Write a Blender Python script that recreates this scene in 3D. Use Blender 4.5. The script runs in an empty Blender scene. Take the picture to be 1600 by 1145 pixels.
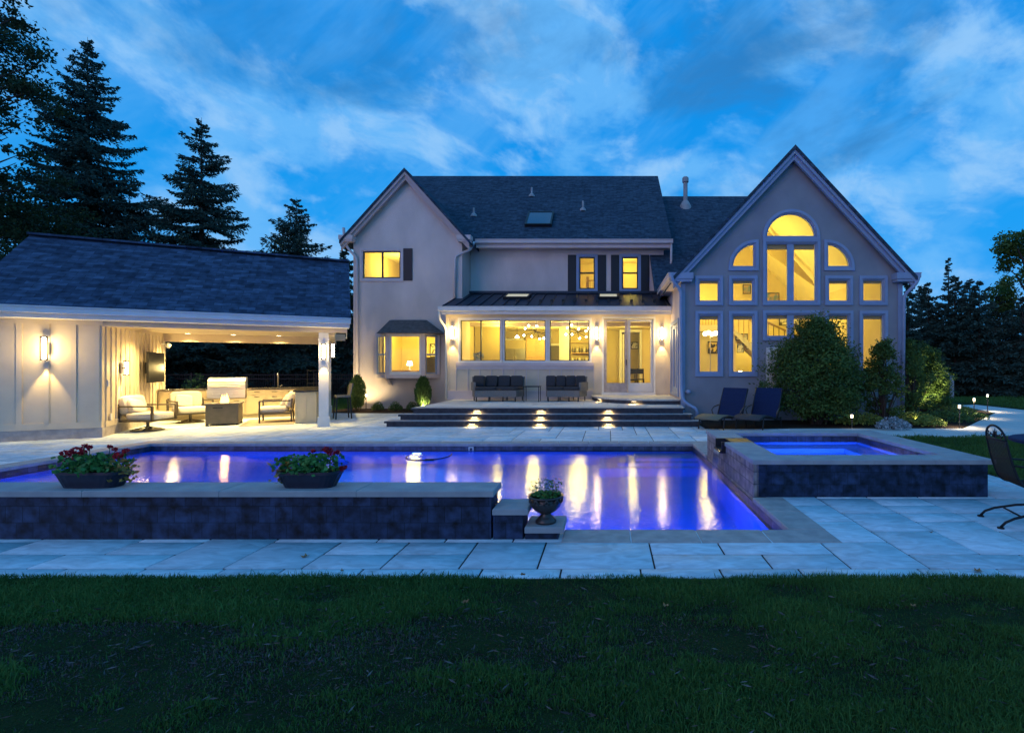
import bpy, math, random
import numpy as np
from math import radians as R, sin, cos, pi, sqrt
from mathutils import Matrix, Vector
from mathutils.geometry import tessellate_polygon

# ------------------------------------------------------------------ camera, sky, light, exposure
scene = bpy.context.scene
C = scene.collection
cam_d = bpy.data.cameras.new("camera"); cam = bpy.data.objects.new("camera", cam_d); C.objects.link(cam)
cam.location = (0, 0, 1.55); cam.rotation_euler = (R(90), 0, 0)
cam_d.lens = 18.0; cam_d.sensor_width = 36.0; cam_d.shift_x = -150/1600; cam_d.shift_y = 2.5/1600
cam_d.clip_start = 0.05; cam_d.clip_end = 2000
scene.camera = cam
scene.view_settings.view_transform = 'Standard'; scene.view_settings.look = 'None'
scene.view_settings.exposure = 0.0; scene.view_settings.gamma = 1.0
cy = scene.cycles
cy.max_bounces = 7; cy.diffuse_bounces = 3; cy.glossy_bounces = 3; cy.transmission_bounces = 6; cy.transparent_max_bounces = 12
cy.sample_clamp_indirect = 4.0; cy.blur_glossy = 0.5
cy.use_light_tree = True

world = bpy.data.worlds.new("World"); scene.world = world; world.use_nodes = True
def build_world():
    nt = world.node_tree; nt.nodes.clear(); N = nt.nodes.new; L = nt.links.new
    out = N('ShaderNodeOutputWorld'); bg = N('ShaderNodeBackground'); L(bg.outputs[0], out.inputs[0])
    bg.inputs[1].default_value = 1.0
    sky = N('ShaderNodeTexSky'); sky.sky_type = 'NISHITA'; sky.sun_disc = False
    sky.sun_elevation = R(4); sky.sun_rotation = R(200); sky.air_density = 1.0; sky.ozone_density = 4.0; sky.dust_density = 0.3
    dim = N('ShaderNodeVectorMath'); dim.operation = 'MULTIPLY'; dim.inputs[1].default_value = SKY_TINT
    L(sky.outputs[0], dim.inputs[0])
    tc = N('ShaderNodeTexCoord'); sep = N('ShaderNodeSeparateXYZ'); L(tc.outputs['Generated'], sep.inputs[0])
    def math(op, a, b=None, clamp=False):
        m = N('ShaderNodeMath'); m.operation = op; m.use_clamp = clamp
        for i, v in enumerate((a, b)):
            if v is None: continue
            if isinstance(v, (int, float)): m.inputs[i].default_value = v
            else: L(v, m.inputs[i])
        return m.outputs[0]
    z = math('ADD', math('MAXIMUM', sep.outputs[2], 0.0), 0.28)
    px = math('DIVIDE', sep.outputs[0], z); py = math('DIVIDE', sep.outputs[1], z)
    cmb = N('ShaderNodeCombineXYZ'); L(px, cmb.inputs[0]); L(py, cmb.inputs[1])
    # blue floor of the sky: gradient
    ramp = N('ShaderNodeValToRGB'); L(sep.outputs[2], ramp.inputs[0])
    e = ramp.color_ramp.elements
    e[0].position = 0.0; e[0].color = (0.07, 0.36, 0.86, 1)
    e[1].position = 1.0; e[1].color = (0.003, 0.27, 0.78, 1)
    q = e.new(0.22); q.color = (0.012, 0.33, 0.86, 1)
    q = e.new(0.50); q.color = (0.002, 0.26, 0.78, 1)
    addc = N('ShaderNodeVectorMath'); addc.operation = 'ADD'; L(ramp.outputs[0], addc.inputs[0]); L(dim.outputs[0], addc.inputs[1])
    # clouds: fields of noise over the sky's directions, one drawn out into slanting streaks
    def cloud(scale, rot, sc, lo, hi, det, dist, off):
        mp = N('ShaderNodeMapping'); mp.vector_type = 'TEXTURE'; L(tc.outputs['Generated'], mp.inputs[0]); mp.inputs['Rotation'].default_value = rot
        mp.inputs['Scale'].default_value = tuple(1/v for v in sc); mp.inputs['Location'].default_value = off
        n = N('ShaderNodeTexNoise'); n.inputs['Scale'].default_value = scale; n.inputs['Detail'].default_value = det
        n.inputs['Roughness'].default_value = 0.58; n.inputs['Distortion'].default_value = dist; L(mp.outputs[0], n.inputs[0])
        mr = N('ShaderNodeMapRange'); mr.interpolation_type = 'SMOOTHSTEP'
        L(n.outputs[0], mr.inputs[0]); mr.inputs[1].default_value = lo; mr.inputs[2].default_value = hi
        return mr.outputs[0]
    a = cloud(3.6, (0, R(14), 0), (1.0, 1.0, 1.7), 0.43, 0.60, 9, 0.25, (.37, .2, .9))
    b = cloud(3.4, (0, R(-38), 0), (0.55, 1.0, 2.6), 0.44, 0.66, 6, 0.25, (.9, .4, .1))
    cw = cloud(9.0, (0, R(20), 0), (1.0, 1.0, 1.4), 0.44, 0.64, 8, 0.4, (.3, .7, .5))
    cov = math('MAXIMUM', math('MULTIPLY', a, 0.9), math('MULTIPLY', b, 0.45))
    mix = N('ShaderNodeMix'); mix.data_type = 'RGBA'; L(math('MULTIPLY', cov, 0.85), mix.inputs[0])
    L(addc.outputs[0], mix.inputs[6]); mix.inputs[7].default_value = (0.17, 0.52, 0.98, 1)
    mix2 = N('ShaderNodeMix'); mix2.data_type = 'RGBA'; L(math('MULTIPLY', math('MULTIPLY', cw, a), 0.75), mix2.inputs[0])
    L(mix.outputs[2], mix2.inputs[6]); mix2.inputs[7].default_value = (0.32, 0.60, 0.96, 1)
    dk = cloud(2.4, (0, R(-20), 0), (0.8, 1.0, 2.0), 0.50, 0.72, 7, 0.4, (.15, .55, .75))
    mix3 = N('ShaderNodeMix'); mix3.data_type = 'RGBA'; L(math('MULTIPLY', dk, 0.75), mix3.inputs[0])
    L(mix2.outputs[2], mix3.inputs[6]); mix3.inputs[7].default_value = (0.035, 0.20, 0.50, 1)
    L(mix3.outputs[2], bg.inputs[0])
SKY_TINT = (0.004, 0.012, 0.02)
build_world()

sun_d = bpy.data.lights.new("afterglow_sun", 'SUN'); sun_d.energy = 0.5; sun_d.angle = R(40); sun_d.color = (1.0, 0.58, 0.62)
sun = bpy.data.objects.new("afterglow_sun", sun_d); C.objects.link(sun)
sun.rotation_euler = (R(78), 0, R(-35))   # weak afterglow from behind the camera on the left

# ------------------------------------------------------------------ helpers
WM = {}
def link(o): C.objects.link(o); return o
def meta(o, label=None, cat=None, group=None, kind=None):
    if label: o['label'] = label
    if cat: o['category'] = cat
    if group: o['group'] = group
    if kind: o['kind'] = kind
    return o
def thing(name, label, cat, loc=(0, 0, 0), rz=0.0, group=None):
    o = bpy.data.objects.new(name, None); o.empty_display_size = 0.2; link(o)
    o.location = loc; o.rotation_euler = (0, 0, rz)
    WM[o.name] = Matrix.Translation(loc) @ Matrix.Rotation(rz, 4, 'Z')
    return meta(o, label, cat, group)
def frame(loc, rz=0.0): return Matrix.Translation(loc) @ Matrix.Rotation(rz, 4, 'Z')

def auto_uv(me):
    nv = len(me.vertices); co = np.empty(nv*3, np.float32); me.vertices.foreach_get('co', co); co = co.reshape(-1, 3)
    nl = len(me.loops); vi = np.empty(nl, np.int32); me.loops.foreach_get('vertex_index', vi)
    npoly = len(me.polygons); nrm = np.empty(npoly*3, np.float32); me.polygons.foreach_get('normal', nrm); nrm = nrm.reshape(-1, 3)
    tot = np.empty(npoly, np.int32); me.polygons.foreach_get('loop_total', tot)
    n = np.repeat(nrm, tot, axis=0); p = co[vi]
    u = np.stack([-n[:, 1], n[:, 0], np.zeros(nl)], 1); l = np.linalg.norm(u, axis=1)
    flat = l < 0.05
    u[flat] = (1, 0, 0); l[flat] = 1; u /= l[:, None]
    v = np.cross(n, u); v[flat] = (0, 1, 0)
    uv = np.stack([(p*u).sum(1), (p*v).sum(1)], 1).astype(np.float32)
    lay = me.uv_layers.new(name='UVMap'); lay.data.foreach_set('uv', uv.ravel())

class MB:
    def __init__(s, M=None): s.v = []; s.f = []; s.M = M
    def add(s, vs, fs, M=None):
        b = len(s.v)
        T = s.M if M is None else (M if s.M is None else s.M @ M)
        for p in vs: s.v.append(tuple(T @ Vector(p)) if T is not None else tuple(p))
        for f in fs: s.f.append([b+i for i in f])
        return s
    def box(s, x0, x1, y0, y1, z0, z1, M=None):
        return s.add([(x0,y0,z0),(x1,y0,z0),(x1,y1,z0),(x0,y1,z0),(x0,y0,z1),(x1,y0,z1),(x1,y1,z1),(x0,y1,z1)],
            [(0,3,2,1),(4,5,6,7),(0,1,5,4),(1,2,6,5),(2,3,7,6),(3,0,4,7)], M)
    def bbox(s, x0, x1, y0, y1, z0, z1, c=0.01, M=None):
        """box with chamfered top edges"""
        c = min(c, (x1-x0)*.45, (y1-y0)*.45, (z1-z0)*.45)
        vs = [(x0,y0,z0),(x1,y0,z0),(x1,y1,z0),(x0,y1,z0),(x0,y0,z1-c),(x1,y0,z1-c),(x1,y1,z1-c),(x0,y1,z1-c),
              (x0+c,y0+c,z1),(x1-c,y0+c,z1),(x1-c,y1-c,z1),(x0+c,y1-c,z1)]
        return s.add(vs, [(0,3,2,1),(0,1,5,4),(1,2,6,5),(2,3,7,6),(3,0,4,7),(4,5,9,8),(5,6,10,9),(6,7,11,10),(7,4,8,11),(8,9,10,11)], M)
    def soft(s, x0, x1, y0, y1, z0, z1, r=0.04, puff=0.0, M=None, e=.35):
        """cushion: rounded box made from a superellipsoid"""
        cx, cyy, cz = (x0+x1)/2, (y0+y1)/2, (z0+z1)/2; a, b, c = (x1-x0)/2, (y1-y0)/2, (z1-z0)/2
        nu, nvv = 20, 10; vs = []; fs = []; e1, e2 = e, e
        sg = lambda w, m: math.copysign(abs(w)**m, w)
        for i in range(nvv+1):
            ph = -pi/2 + pi*i/nvv
            for j in range(nu):
                th = 2*pi*j/nu
                vs.append((cx+a*sg(cos(ph), e1)*sg(cos(th), e2), cyy+b*sg(cos(ph), e1)*sg(sin(th), e2), cz+c*sg(sin(ph), e1)))
        for i in range(nvv):
            for j in range(nu):
                k = (j+1) % nu; fs.append((i*nu+j, i*nu+k, (i+1)*nu+k, (i+1)*nu+j))
        return s.add(vs, fs, M)
    def beam(s, p0, p1, w, h, up=(0, 0, 1)):
        p0 = Vector(p0); p1 = Vector(p1); d = (p1-p0).normalized(); u = Vector(up)
        if abs(d.dot(u)) > .99: u = Vector((0, 1, 0))
        a = d.cross(u).normalized(); b = a.cross(d).normalized()
        vs = []
        for p in (p0, p1):
            for (i, j) in ((-1,-1),(1,-1),(1,1),(-1,1)): vs.append(tuple(p + a*(i*w/2) + b*(j*h/2)))
        return s.add(vs, [(0,1,2,3),(4,7,6,5),(0,4,5,1),(1,5,6,2),(2,6,7,3),(3,7,4,0)])
    def tube(s, pts, r, n=8):
        pts = [Vector(p) for p in pts]; rs = r if isinstance(r, (list, tuple)) else [r]*len(pts)
        vs = []; fs = []; prev = None
        for i, p in enumerate(pts):
            d = (pts[min(i+1, len(pts)-1)] - pts[max(i-1, 0)]).normalized()
            if prev is None:
                prev = d.orthogonal().normalized()
            a = (prev - d*prev.dot(d))
            a = a.normalized() if a.length > 1e-6 else d.orthogonal().normalized()
            prev = a; b = d.cross(a)
            for k in range(n):
                t = 2*pi*k/n; vs.append(tuple(p + a*(cos(t)*rs[i]) + b*(sin(t)*rs[i])))
        for i in range(len(pts)-1):
            for k in range(n):
                m = (k+1) % n; fs.append((i*n+k, i*n+m, (i+1)*n+m, (i+1)*n+k))
        fs.append(tuple(range(n))[::-1]); e = (len(pts)-1)*n; fs.append(tuple(range(e, e+n)))
        return s.add(vs, fs)
    def lathe(s, prof, c=(0, 0, 0), n=20, M=None):
        vs = []; fs = []
        for (r, z) in prof:
            for k in range(n):
                t = 2*pi*k/n; vs.append((c[0]+r*cos(t), c[1]+r*sin(t), c[2]+z))
        for i in range(len(prof)-1):
            for k in range(n):
                m = (k+1) % n; fs.append((i*n+k, i*n+m, (i+1)*n+m, (i+1)*n+k))
        fs.append(tuple(range(n))[::-1]); e = (len(prof)-1)*n; fs.append(tuple(range(e, e+n)))
        return s.add(vs, fs, M)
    def plate(s, outer, holes=(), fn=None, d=None):
        """polygon (2D) with holes; fn(a, b, t) maps to 3D for t in (0, 1); d None: one sheet"""
        loops = [list(outer)] + [list(h) for h in holes]
        if len(loops) == 1 and len(outer) == 4: tris = [(0, 1, 2, 3)]
        else: tris = tessellate_polygon([[Vector((p[0], p[1], 0)) for p in l] for l in loops])
        flat = [p for l in loops for p in l]
        def area(t): return sum(flat[t[i]][0]*flat[t[(i+1) % len(t)]][1]-flat[t[(i+1) % len(t)]][0]*flat[t[i]][1] for i in range(len(t)))
        tris = [t if area(t) > 0 else t[::-1] for t in tris]
        s.add([fn(p[0], p[1], 0) for p in flat], tris)
        if d is not None:
            s.add([fn(p[0], p[1], 1) for p in flat], [t[::-1] for t in tris])
            for l in loops:
                n = len(l); vs = [fn(p[0], p[1], 0) for p in l] + [fn(p[0], p[1], 1) for p in l]
                ar = sum(l[i][0]*l[(i+1) % n][1]-l[(i+1) % n][0]*l[i][1] for i in range(n))
                q = [(i, n+i, n+(i+1) % n, (i+1) % n) for i in range(n)]
                hole = l is not loops[0]
                if (ar > 0) == (not hole): pass
                else: q = [t[::-1] for t in q]
                s.add(vs, q)
        return s
    def wall(s, outer, holes, y0, th):   # x-z plane, outer side faces -y
        return s.plate(outer, holes, lambda a, b, t: (a, y0 + th*t, b), 1)
    def slab(s, outer, holes, z1, th):   # top face at z1
        return s.plate(outer, holes, lambda a, b, t: (a, b, z1 - th*t), 1)
    def sheet(s, outer, holes, z): return s.plate(outer, holes, lambda a, b, t: (a, b, z))
    def build(s, name, mat, parent=None, smooth=False, world=True):
        me = bpy.data.meshes.new(name)
        v = s.v
        if parent is not None and world:
            Mi = WM[parent.name].inverted(); v = [tuple(Mi @ Vector(p)) for p in v]
        me.from_pydata(v, [], s.f); me.materials.append(mat)
        me.update()
        if smooth: me.polygons.foreach_set('use_smooth', [True]*len(me.polygons))
        auto_uv(me)
        o = link(bpy.data.objects.new(name, me))
        if parent is not None: o.parent = parent; WM[o.name] = WM[parent.name].copy()
        else: WM[o.name] = Matrix.Identity(4)
        return o
def rect(x0, x1, z0, z1): return [(x0, z0), (x1, z0), (x1, z1), (x0, z1)]

def np_mesh(name, V, F, mat, parent=None, col=None, world=True):
    """V (n,3), F (m,k) all same size"""
    V = np.asarray(V, np.float32); F = np.asarray(F, np.int32)
    if parent is not None and world:
        Mi = np.array(WM[parent.name].inverted(), np.float32); V = V @ Mi[:3, :3].T + Mi[:3, 3]
    me = bpy.data.meshes.new(name); me.vertices.add(len(V)); me.vertices.foreach_set('co', V.ravel())
    k = F.shape[1]; me.loops.add(F.size); me.loops.foreach_set('vertex_index', F.ravel())
    me.polygons.add(len(F)); me.polygons.foreach_set('loop_start', np.arange(0, F.size, k, dtype=np.int32))
    me.polygons.foreach_set('loop_total', np.full(len(F), k, np.int32)) if bpy.app.version < (4, 0, 0) else None
    me.update(calc_edges=True); me.validate()
    if col is not None:
        at = me.attributes.new('tone', 'FLOAT', 'POINT'); at.data.foreach_set('value', np.asarray(col, np.float32))
    me.materials.append(mat)
    o = link(bpy.data.objects.new(name, me))
    if parent is not None: o.parent = parent; WM[o.name] = WM[parent.name].copy()
    return o

def copy_tree(src, loc, rz, label=None, parent=None):
    c = src.copy(); C.objects.link(c)
    if parent is None:
        c.location = loc; c.rotation_euler = (0, 0, rz)
        WM[c.name] = Matrix.Translation(loc) @ Matrix.Rotation(rz, 4, 'Z')
        if label: c['label'] = label
    else: c.parent = parent
    for ch in list(src.children):
        copy_tree(ch, None, None, None, c)
    return c

def lamp(name, kind, loc, color, power, parent=None, size=0.1, spot=None, blend=0.6, direction=None):
    d = bpy.data.lights.new(name, kind); d.energy = power; d.color = color
    if kind in ('POINT', 'SPOT'): d.shadow_soft_size = size
    if kind == 'SPOT': d.spot_size = R(spot); d.spot_blend = blend
    if kind == 'AREA':
        d.shape = 'RECTANGLE'; d.size = size[0]; d.size_y = size[1]
    o = link(bpy.data.objects.new(name, d))
    M = Matrix.Translation(loc)
    if direction is not None: M = M @ Vector(direction).to_track_quat('-Z', 'Y').to_matrix().to_4x4()
    if parent is not None:
        o.parent = parent; o.matrix_local = WM[parent.name].inverted() @ M
    else: o.matrix_world = M
    return o

# ------------------------------------------------------------------ materials
def new_mat(name):
    m = bpy.data.materials.new(name); m.use_nodes = True; nt = m.node_tree; nt.nodes.clear()
    out = nt.nodes.new('ShaderNodeOutputMaterial'); b = nt.nodes.new('ShaderNodeBsdfPrincipled'); nt.links.new(b.outputs[0], out.inputs[0])
    return m, nt, b, out
def c4(c): return (c[0], c[1], c[2], 1)
def mat(name, col, rough=0.6, col2=None, scale=6, detail=4, bump=0.0, bscale=40, metal=0.0, emit=None, es=0, coords='Object', spec=0.5, stretch=(1,1,1), lo=.35, hi=.65, bdist=0.01):
    m, nt, b, out = new_mat(name); N = nt.nodes.new; L = nt.links.new
    b.inputs['Roughness'].default_value = rough; b.inputs['Metallic'].default_value = metal
    b.inputs['Base Color'].default_value = c4(col); b.inputs['Specular IOR Level'].default_value = spec
    tc = N('ShaderNodeTexCoord'); mp = N('ShaderNodeMapping'); L(tc.outputs[coords], mp.inputs[0]); mp.inputs['Scale'].default_value = stretch
    if col2 is not None:
        n = N('ShaderNodeTexNoise'); n.inputs['Scale'].default_value = scale; n.inputs['Detail'].default_value = detail; L(mp.outputs[0], n.inputs[0])
        r = N('ShaderNodeMapRange'); r.inputs[1].default_value = lo; r.inputs[2].default_value = hi; L(n.outputs[0], r.inputs[0])
        x = N('ShaderNodeMix'); x.data_type = 'RGBA'; L(r.outputs[0], x.inputs[0]); x.inputs[6].default_value = c4(col); x.inputs[7].default_value = c4(col2)
        L(x.outputs[2], b.inputs['Base Color'])
    if bump:
        n = N('ShaderNodeTexNoise'); n.inputs['Scale'].default_value = bscale; n.inputs['Detail'].default_value = 5; L(mp.outputs[0], n.inputs[0])
        bp = N('ShaderNodeBump'); bp.inputs['Strength'].default_value = bump; bp.inputs['Distance'].default_value = bdist; L(n.outputs[0], bp.inputs['Height']); L(bp.outputs[0], b.inputs['Normal'])
    if emit: b.inputs['Emission Color'].default_value = c4(emit); b.inputs['Emission Strength'].default_value = es
    return m
def brick_mat(name, c1, c2, cm, bw, bh, mortar, rough=0.7, bump=0.5, noise=0.3, offset=0.5, nscale=8, bdist=0.01, nc=None, spec=0.5):
    m, nt, b, out = new_mat(name); N = nt.nodes.new; L = nt.links.new
    uv = N('ShaderNodeUVMap'); br = N('ShaderNodeTexBrick'); L(uv.outputs[0], br.inputs[0])
    br.inputs['Scale'].default_value = 1; br.inputs['Brick Width'].default_value = bw; br.inputs['Row Height'].default_value = bh
    br.inputs['Mortar Size'].default_value = mortar; br.inputs['Mortar Smooth'].default_value = 0.3; br.offset = offset
    br.inputs['Color1'].default_value = c4(c1); br.inputs['Color2'].default_value = c4(c2); br.inputs['Mortar'].default_value = c4(cm)
    n = N('ShaderNodeTexNoise'); n.inputs['Scale'].default_value = nscale; n.inputs['Detail'].default_value = 5; L(uv.outputs[0], n.inputs[0])
    r = N('ShaderNodeMapRange'); r.inputs[1].default_value = .3; r.inputs[2].default_value = .7; r.inputs[3].default_value = 1-noise; r.inputs[4].default_value = 1+noise
    L(n.outputs[0], r.inputs[0])
    x = N('ShaderNodeVectorMath'); x.operation = 'SCALE'; L(br.outputs[0], x.inputs[0]); L(r.outputs[0], x.inputs['Scale'])
    L(x.outputs[0], b.inputs['Base Color']); b.inputs['Roughness'].default_value = rough; b.inputs['Specular IOR Level'].default_value = spec
    inv = N('ShaderNodeMath'); inv.operation = 'SUBTRACT'; inv.inputs[0].default_value = 1; L(br.outputs['Fac'], inv.inputs[1])
    ad = N('ShaderNodeMath'); ad.operation = 'MULTIPLY_ADD'; L(n.outputs[0], ad.inputs[0]); ad.inputs[1].default_value = .4; L(inv.outputs[0], ad.inputs[2])
    bp = N('ShaderNodeBump'); bp.inputs['Strength'].default_value = bump; bp.inputs['Distance'].default_value = bdist; L(ad.outputs[0], bp.inputs['Height']); L(bp.outputs[0], b.inputs['Normal'])
    return m
def tone_mat(name, c1, c2, rough=0.8, noise=None, bump=0.3, bscale=10, spec=0.3, trans=0.0):
    """colour between c1 and c2 by the per-vertex 'tone' attribute (a thing's own colour variety)"""
    m, nt, b, out = new_mat(name); N = nt.nodes.new; L = nt.links.new
    at = N('ShaderNodeAttribute'); at.attribute_name = 'tone'
    x = N('ShaderNodeMix'); x.data_type = 'RGBA'; L(at.outputs['Fac'], x.inputs[0]); x.inputs[6].default_value = c4(c1); x.inputs[7].default_value = c4(c2)
    L(x.outputs[2], b.inputs['Base Color']); b.inputs['Roughness'].default_value = rough; b.inputs['Specular IOR Level'].default_value = spec
    if noise:
        tc = N('ShaderNodeTexCoord'); mp = N('ShaderNodeMapping'); mp.inputs['Rotation'].default_value = (0, 0, .5); mp.inputs['Scale'].default_value = (1, 2.2, 1); L(tc.outputs['Object'], mp.inputs[0])
        n = N('ShaderNodeTexNoise'); n.inputs['Scale'].default_value = bscale; n.inputs['Detail'].default_value = 6; n.inputs['Distortion'].default_value = 1.2; L(mp.outputs[0], n.inputs[0])
        r = N('ShaderNodeMapRange'); r.inputs[1].default_value = .3; r.inputs[2].default_value = .7; r.inputs[3].default_value = 1-noise; r.inputs[4].default_value = 1+noise; L(n.outputs[0], r.inputs[0])
        s = N('ShaderNodeVectorMath'); s.operation = 'SCALE'; L(x.outputs[2], s.inputs[0]); L(r.outputs[0], s.inputs['Scale']); L(s.outputs[0], b.inputs['Base Color'])
        bp = N('ShaderNodeBump'); bp.inputs['Strength'].default_value = bump; bp.inputs['Distance'].default_value = .01; L(n.outputs[0], bp.inputs['Height']); L(bp.outputs[0], b.inputs['Normal'])
    if trans:
        tr = N('ShaderNodeBsdfTranslucent'); L(x.outputs[2], tr.inputs[0]); ms = N('ShaderNodeMixShader'); ms.inputs[0].default_value = trans
        L(b.outputs[0], ms.inputs[1]); L(tr.outputs[0], ms.inputs[2]); L(ms.outputs[0], out.inputs[0])
    return m
def glass_mat(name, refl=1.0, tint=(1, 1, 1)):
    m, nt, b, out = new_mat(name); N = nt.nodes.new; L = nt.links.new; nt.nodes.remove(b)
    t = N('ShaderNodeBsdfTransparent'); t.inputs[0].default_value = c4(tint); g = N('ShaderNodeBsdfGlossy'); g.inputs['Roughness'].default_value = 0.02
    fr = N('ShaderNodeFresnel'); fr.inputs[0].default_value = 1.45; mm = N('ShaderNodeMath'); mm.operation = 'MULTIPLY'; mm.inputs[1].default_value = refl; L(fr.outputs[0], mm.inputs[0])
    ms = N('ShaderNodeMixShader'); L(mm.outputs[0], ms.inputs[0]); L(t.outputs[0], ms.inputs[1]); L(g.outputs[0], ms.inputs[2]); L(ms.outputs[0], out.inputs[0])
    return m
def emit_mat(name, col, s):
    m, nt, b, out = new_mat(name); nt.nodes.remove(b); e = nt.nodes.new('ShaderNodeEmission'); e.inputs[0].default_value = c4(col); e.inputs[1].default_value = s
    nt.links.new(e.outputs[0], out.inputs[0]); return m
def water_mat(name, bs=0.02, fs=30):
    m, nt, b, out = new_mat(name); N = nt.nodes.new; L = nt.links.new; nt.nodes.remove(b)
    rf = N('ShaderNodeBsdfRefraction'); rf.inputs['IOR'].default_value = 1.33; rf.inputs['Roughness'].default_value = 0.0; rf.inputs[0].default_value = (0.32, 0.72, 1, 1)
    g = N('ShaderNodeBsdfGlossy'); g.inputs['Roughness'].default_value = 0.03
    fr = N('ShaderNodeFresnel'); fr.inputs[0].default_value = 1.33
    tc = N('ShaderNodeTexCoord'); mp = N('ShaderNodeMapping'); L(tc.outputs['Object'], mp.inputs[0]); mp.inputs['Scale'].default_value = (1.0, 1.6, 1)
    n = N('ShaderNodeTexNoise'); n.inputs['Scale'].default_value = 17; n.inputs['Detail'].default_value = 2; L(mp.outputs[0], n.inputs[0])
    bp = N('ShaderNodeBump'); bp.inputs['Strength'].default_value = 0.6; bp.inputs['Distance'].default_value = bs; L(n.outputs[0], bp.inputs['Height'])
    for s in (rf, g, fr): L(bp.outputs[0], s.inputs['Normal'])
    ms = N('ShaderNodeMixShader'); L(fr.outputs[0], ms.inputs[0]); L(rf.outputs[0], ms.inputs[1]); L(g.outputs[0], ms.inputs[2]); L(ms.outputs[0], out.inputs[0])
    return m

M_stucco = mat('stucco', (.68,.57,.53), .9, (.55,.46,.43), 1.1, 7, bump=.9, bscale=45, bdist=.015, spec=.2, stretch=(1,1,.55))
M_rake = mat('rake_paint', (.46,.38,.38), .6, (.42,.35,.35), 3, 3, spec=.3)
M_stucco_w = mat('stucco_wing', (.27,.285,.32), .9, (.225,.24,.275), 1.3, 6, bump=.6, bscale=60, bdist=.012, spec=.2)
M_trim = mat('trim_paint', (.58,.50,.50), .55, (.54,.46,.46), 3, 3, spec=.3)
M_white = mat('white_paint', (.72,.70,.66), .5, (.66,.64,.60), 4, 3, spec=.4)
M_board = mat('board_paint', (.62,.52,.39), .6, (.57,.475,.36), 3, 4, bump=.1, bscale=30, spec=.3)
M_wframe = mat('window_paint', (.26,.33,.48), .5, (.23,.29,.43), 3, 3, spec=.35)
M_soil = mat('bare_soil', (.012,.014,.018), .95, (.03,.03,.03), 9, 6, bump=1, bscale=60, bdist=.03)
M_shingle = brick_mat('asphalt_shingle', (.026,.042,.075), (.060,.095,.16), (.016,.024,.04), .34, .145, .004, .95, .7, .45, nscale=5, bdist=.02, spec=.15)
M_shingle2 = brick_mat('asphalt_shingle_old', (.026,.045,.07), (.050,.080,.115), (.014,.024,.036), .30, .13, .005, .95, .5, .35, nscale=6, bdist=.015, spec=.15)
M_metalroof = mat('standing_seam', (.018,.028,.05), .5, (.028,.038,.06), 2, 3, metal=.3)
M_shutter = mat('shutter_paint', (.012,.012,.018), .5, spec=.4)
M_dark = mat('dark_metal', (.02,.02,.022), .45, metal=.4)
M_steel = mat('stainless', (.72,.70,.66), .36, (.55,.53,.5), 2, 2, metal=1.0, stretch=(1,1,30))
M_glass = glass_mat('window_glass', .8)
M_slate = brick_mat('slate_tile', (.009,.019,.044), (.019,.036,.080), (.006,.012,.026), .153, .15, .003, .55, .5, .9, nscale=9, bdist=.008, offset=0.37, spec=.25)
M_slate_lit = brick_mat('slate_tile_lit', (.16,.14,.13), (.27,.23,.20), (.05,.05,.05), .155, .152, .006, .55, .5, .5, nscale=9, bdist=.008, offset=0.0)  # same slate, lightened: the light on the pool-facing side put into the colour
M_band = brick_mat('waterline_tile', (.03,.035,.06), (.08,.09,.14), (.02,.02,.03), .15, .15, .005, .3, .3, .6, nscale=9, offset=0.0)
M_cap = mat('cap_stone', (.34,.35,.36), .8, (.27,.28,.30), 5, 6, bump=.3, bscale=25, spec=.25)
M_coping = mat('coping_stone', (.44,.38,.36), .85, (.33,.29,.28), 7, 6, bump=.35, bscale=30, spec=.25)
M_paver = tone_mat('paving_stone', (.42,.51,.56), (.62,.69,.73), .75, .20, .6, 4.5, .3)
M_paver2 = tone_mat('terrace_stone_warmlit', (.50,.48,.44), (.64,.62,.57), .75, .16, .5, 5, .3)  # warmer copy of the paving, the sunroom's warm light put into its colour
M_joint = mat('joint_sand', (.014,.014,.014), .95, (.008,.008,.008), 20, 3)
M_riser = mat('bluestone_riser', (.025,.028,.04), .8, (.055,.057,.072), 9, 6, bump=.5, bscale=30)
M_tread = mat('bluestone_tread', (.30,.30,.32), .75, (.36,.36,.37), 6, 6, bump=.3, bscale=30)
M_basin = mat('pool_plaster', (.20,.42,.58), .8, (.16,.35,.52), 3, 5)
M_water = water_mat('pool_water', .0042)
M_spawater = water_mat('spa_water', .004)
M_lawn = mat('lawn_soil', (.016,.03,.010), .95, (.028,.05,.014), 3, 8, bump=1.0, bscale=60, bdist=.04, spec=.1)
M_mulch = mat('mulch', (.06,.04,.028), .95, (.025,.017,.012), 18, 6, bump=1, bscale=45, bdist=.04, spec=.1)
M_path = mat('path_concrete', (.58,.57,.54), .85, (.50,.49,.46), 3, 6, bump=.2, bscale=40)
M_grass = tone_mat('grass_blades', (.026,.085,.018), (.085,.19,.040), .7, spec=.25, trans=.25)
M_thatch = tone_mat('dead_grass', (.02,.02,.02), (.15,.125,.12), .9)
M_blossom = tone_mat('pale_blossom', (.4,.38,.42), (.5,.46,.52), .9)
M_room = mat('warm_wall', (.74,.60,.33), .8, (.68,.55,.30), 1.5, 3)
M_room2 = mat('pale_wall', (.82,.74,.54), .8)
M_ceil = mat('ceiling_paint', (.82,.72,.48), .8)
M_floorw = mat('wood_floor', (.30,.17,.07), .4, (.22,.12,.05), 3, 6, stretch=(1,12,1))
M_wood = mat('honey_wood', (.58,.38,.15), .5, (.48,.30,.11), 4, 5, stretch=(1,1,8))
M_cab = mat('cabinet_paint', (.42,.34,.18), .5, (.38,.31,.16), 3, 3)
M_kit = mat('outdoor_cabinet', (.68,.56,.36), .5, (.62,.51,.32), 3, 4)
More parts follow.
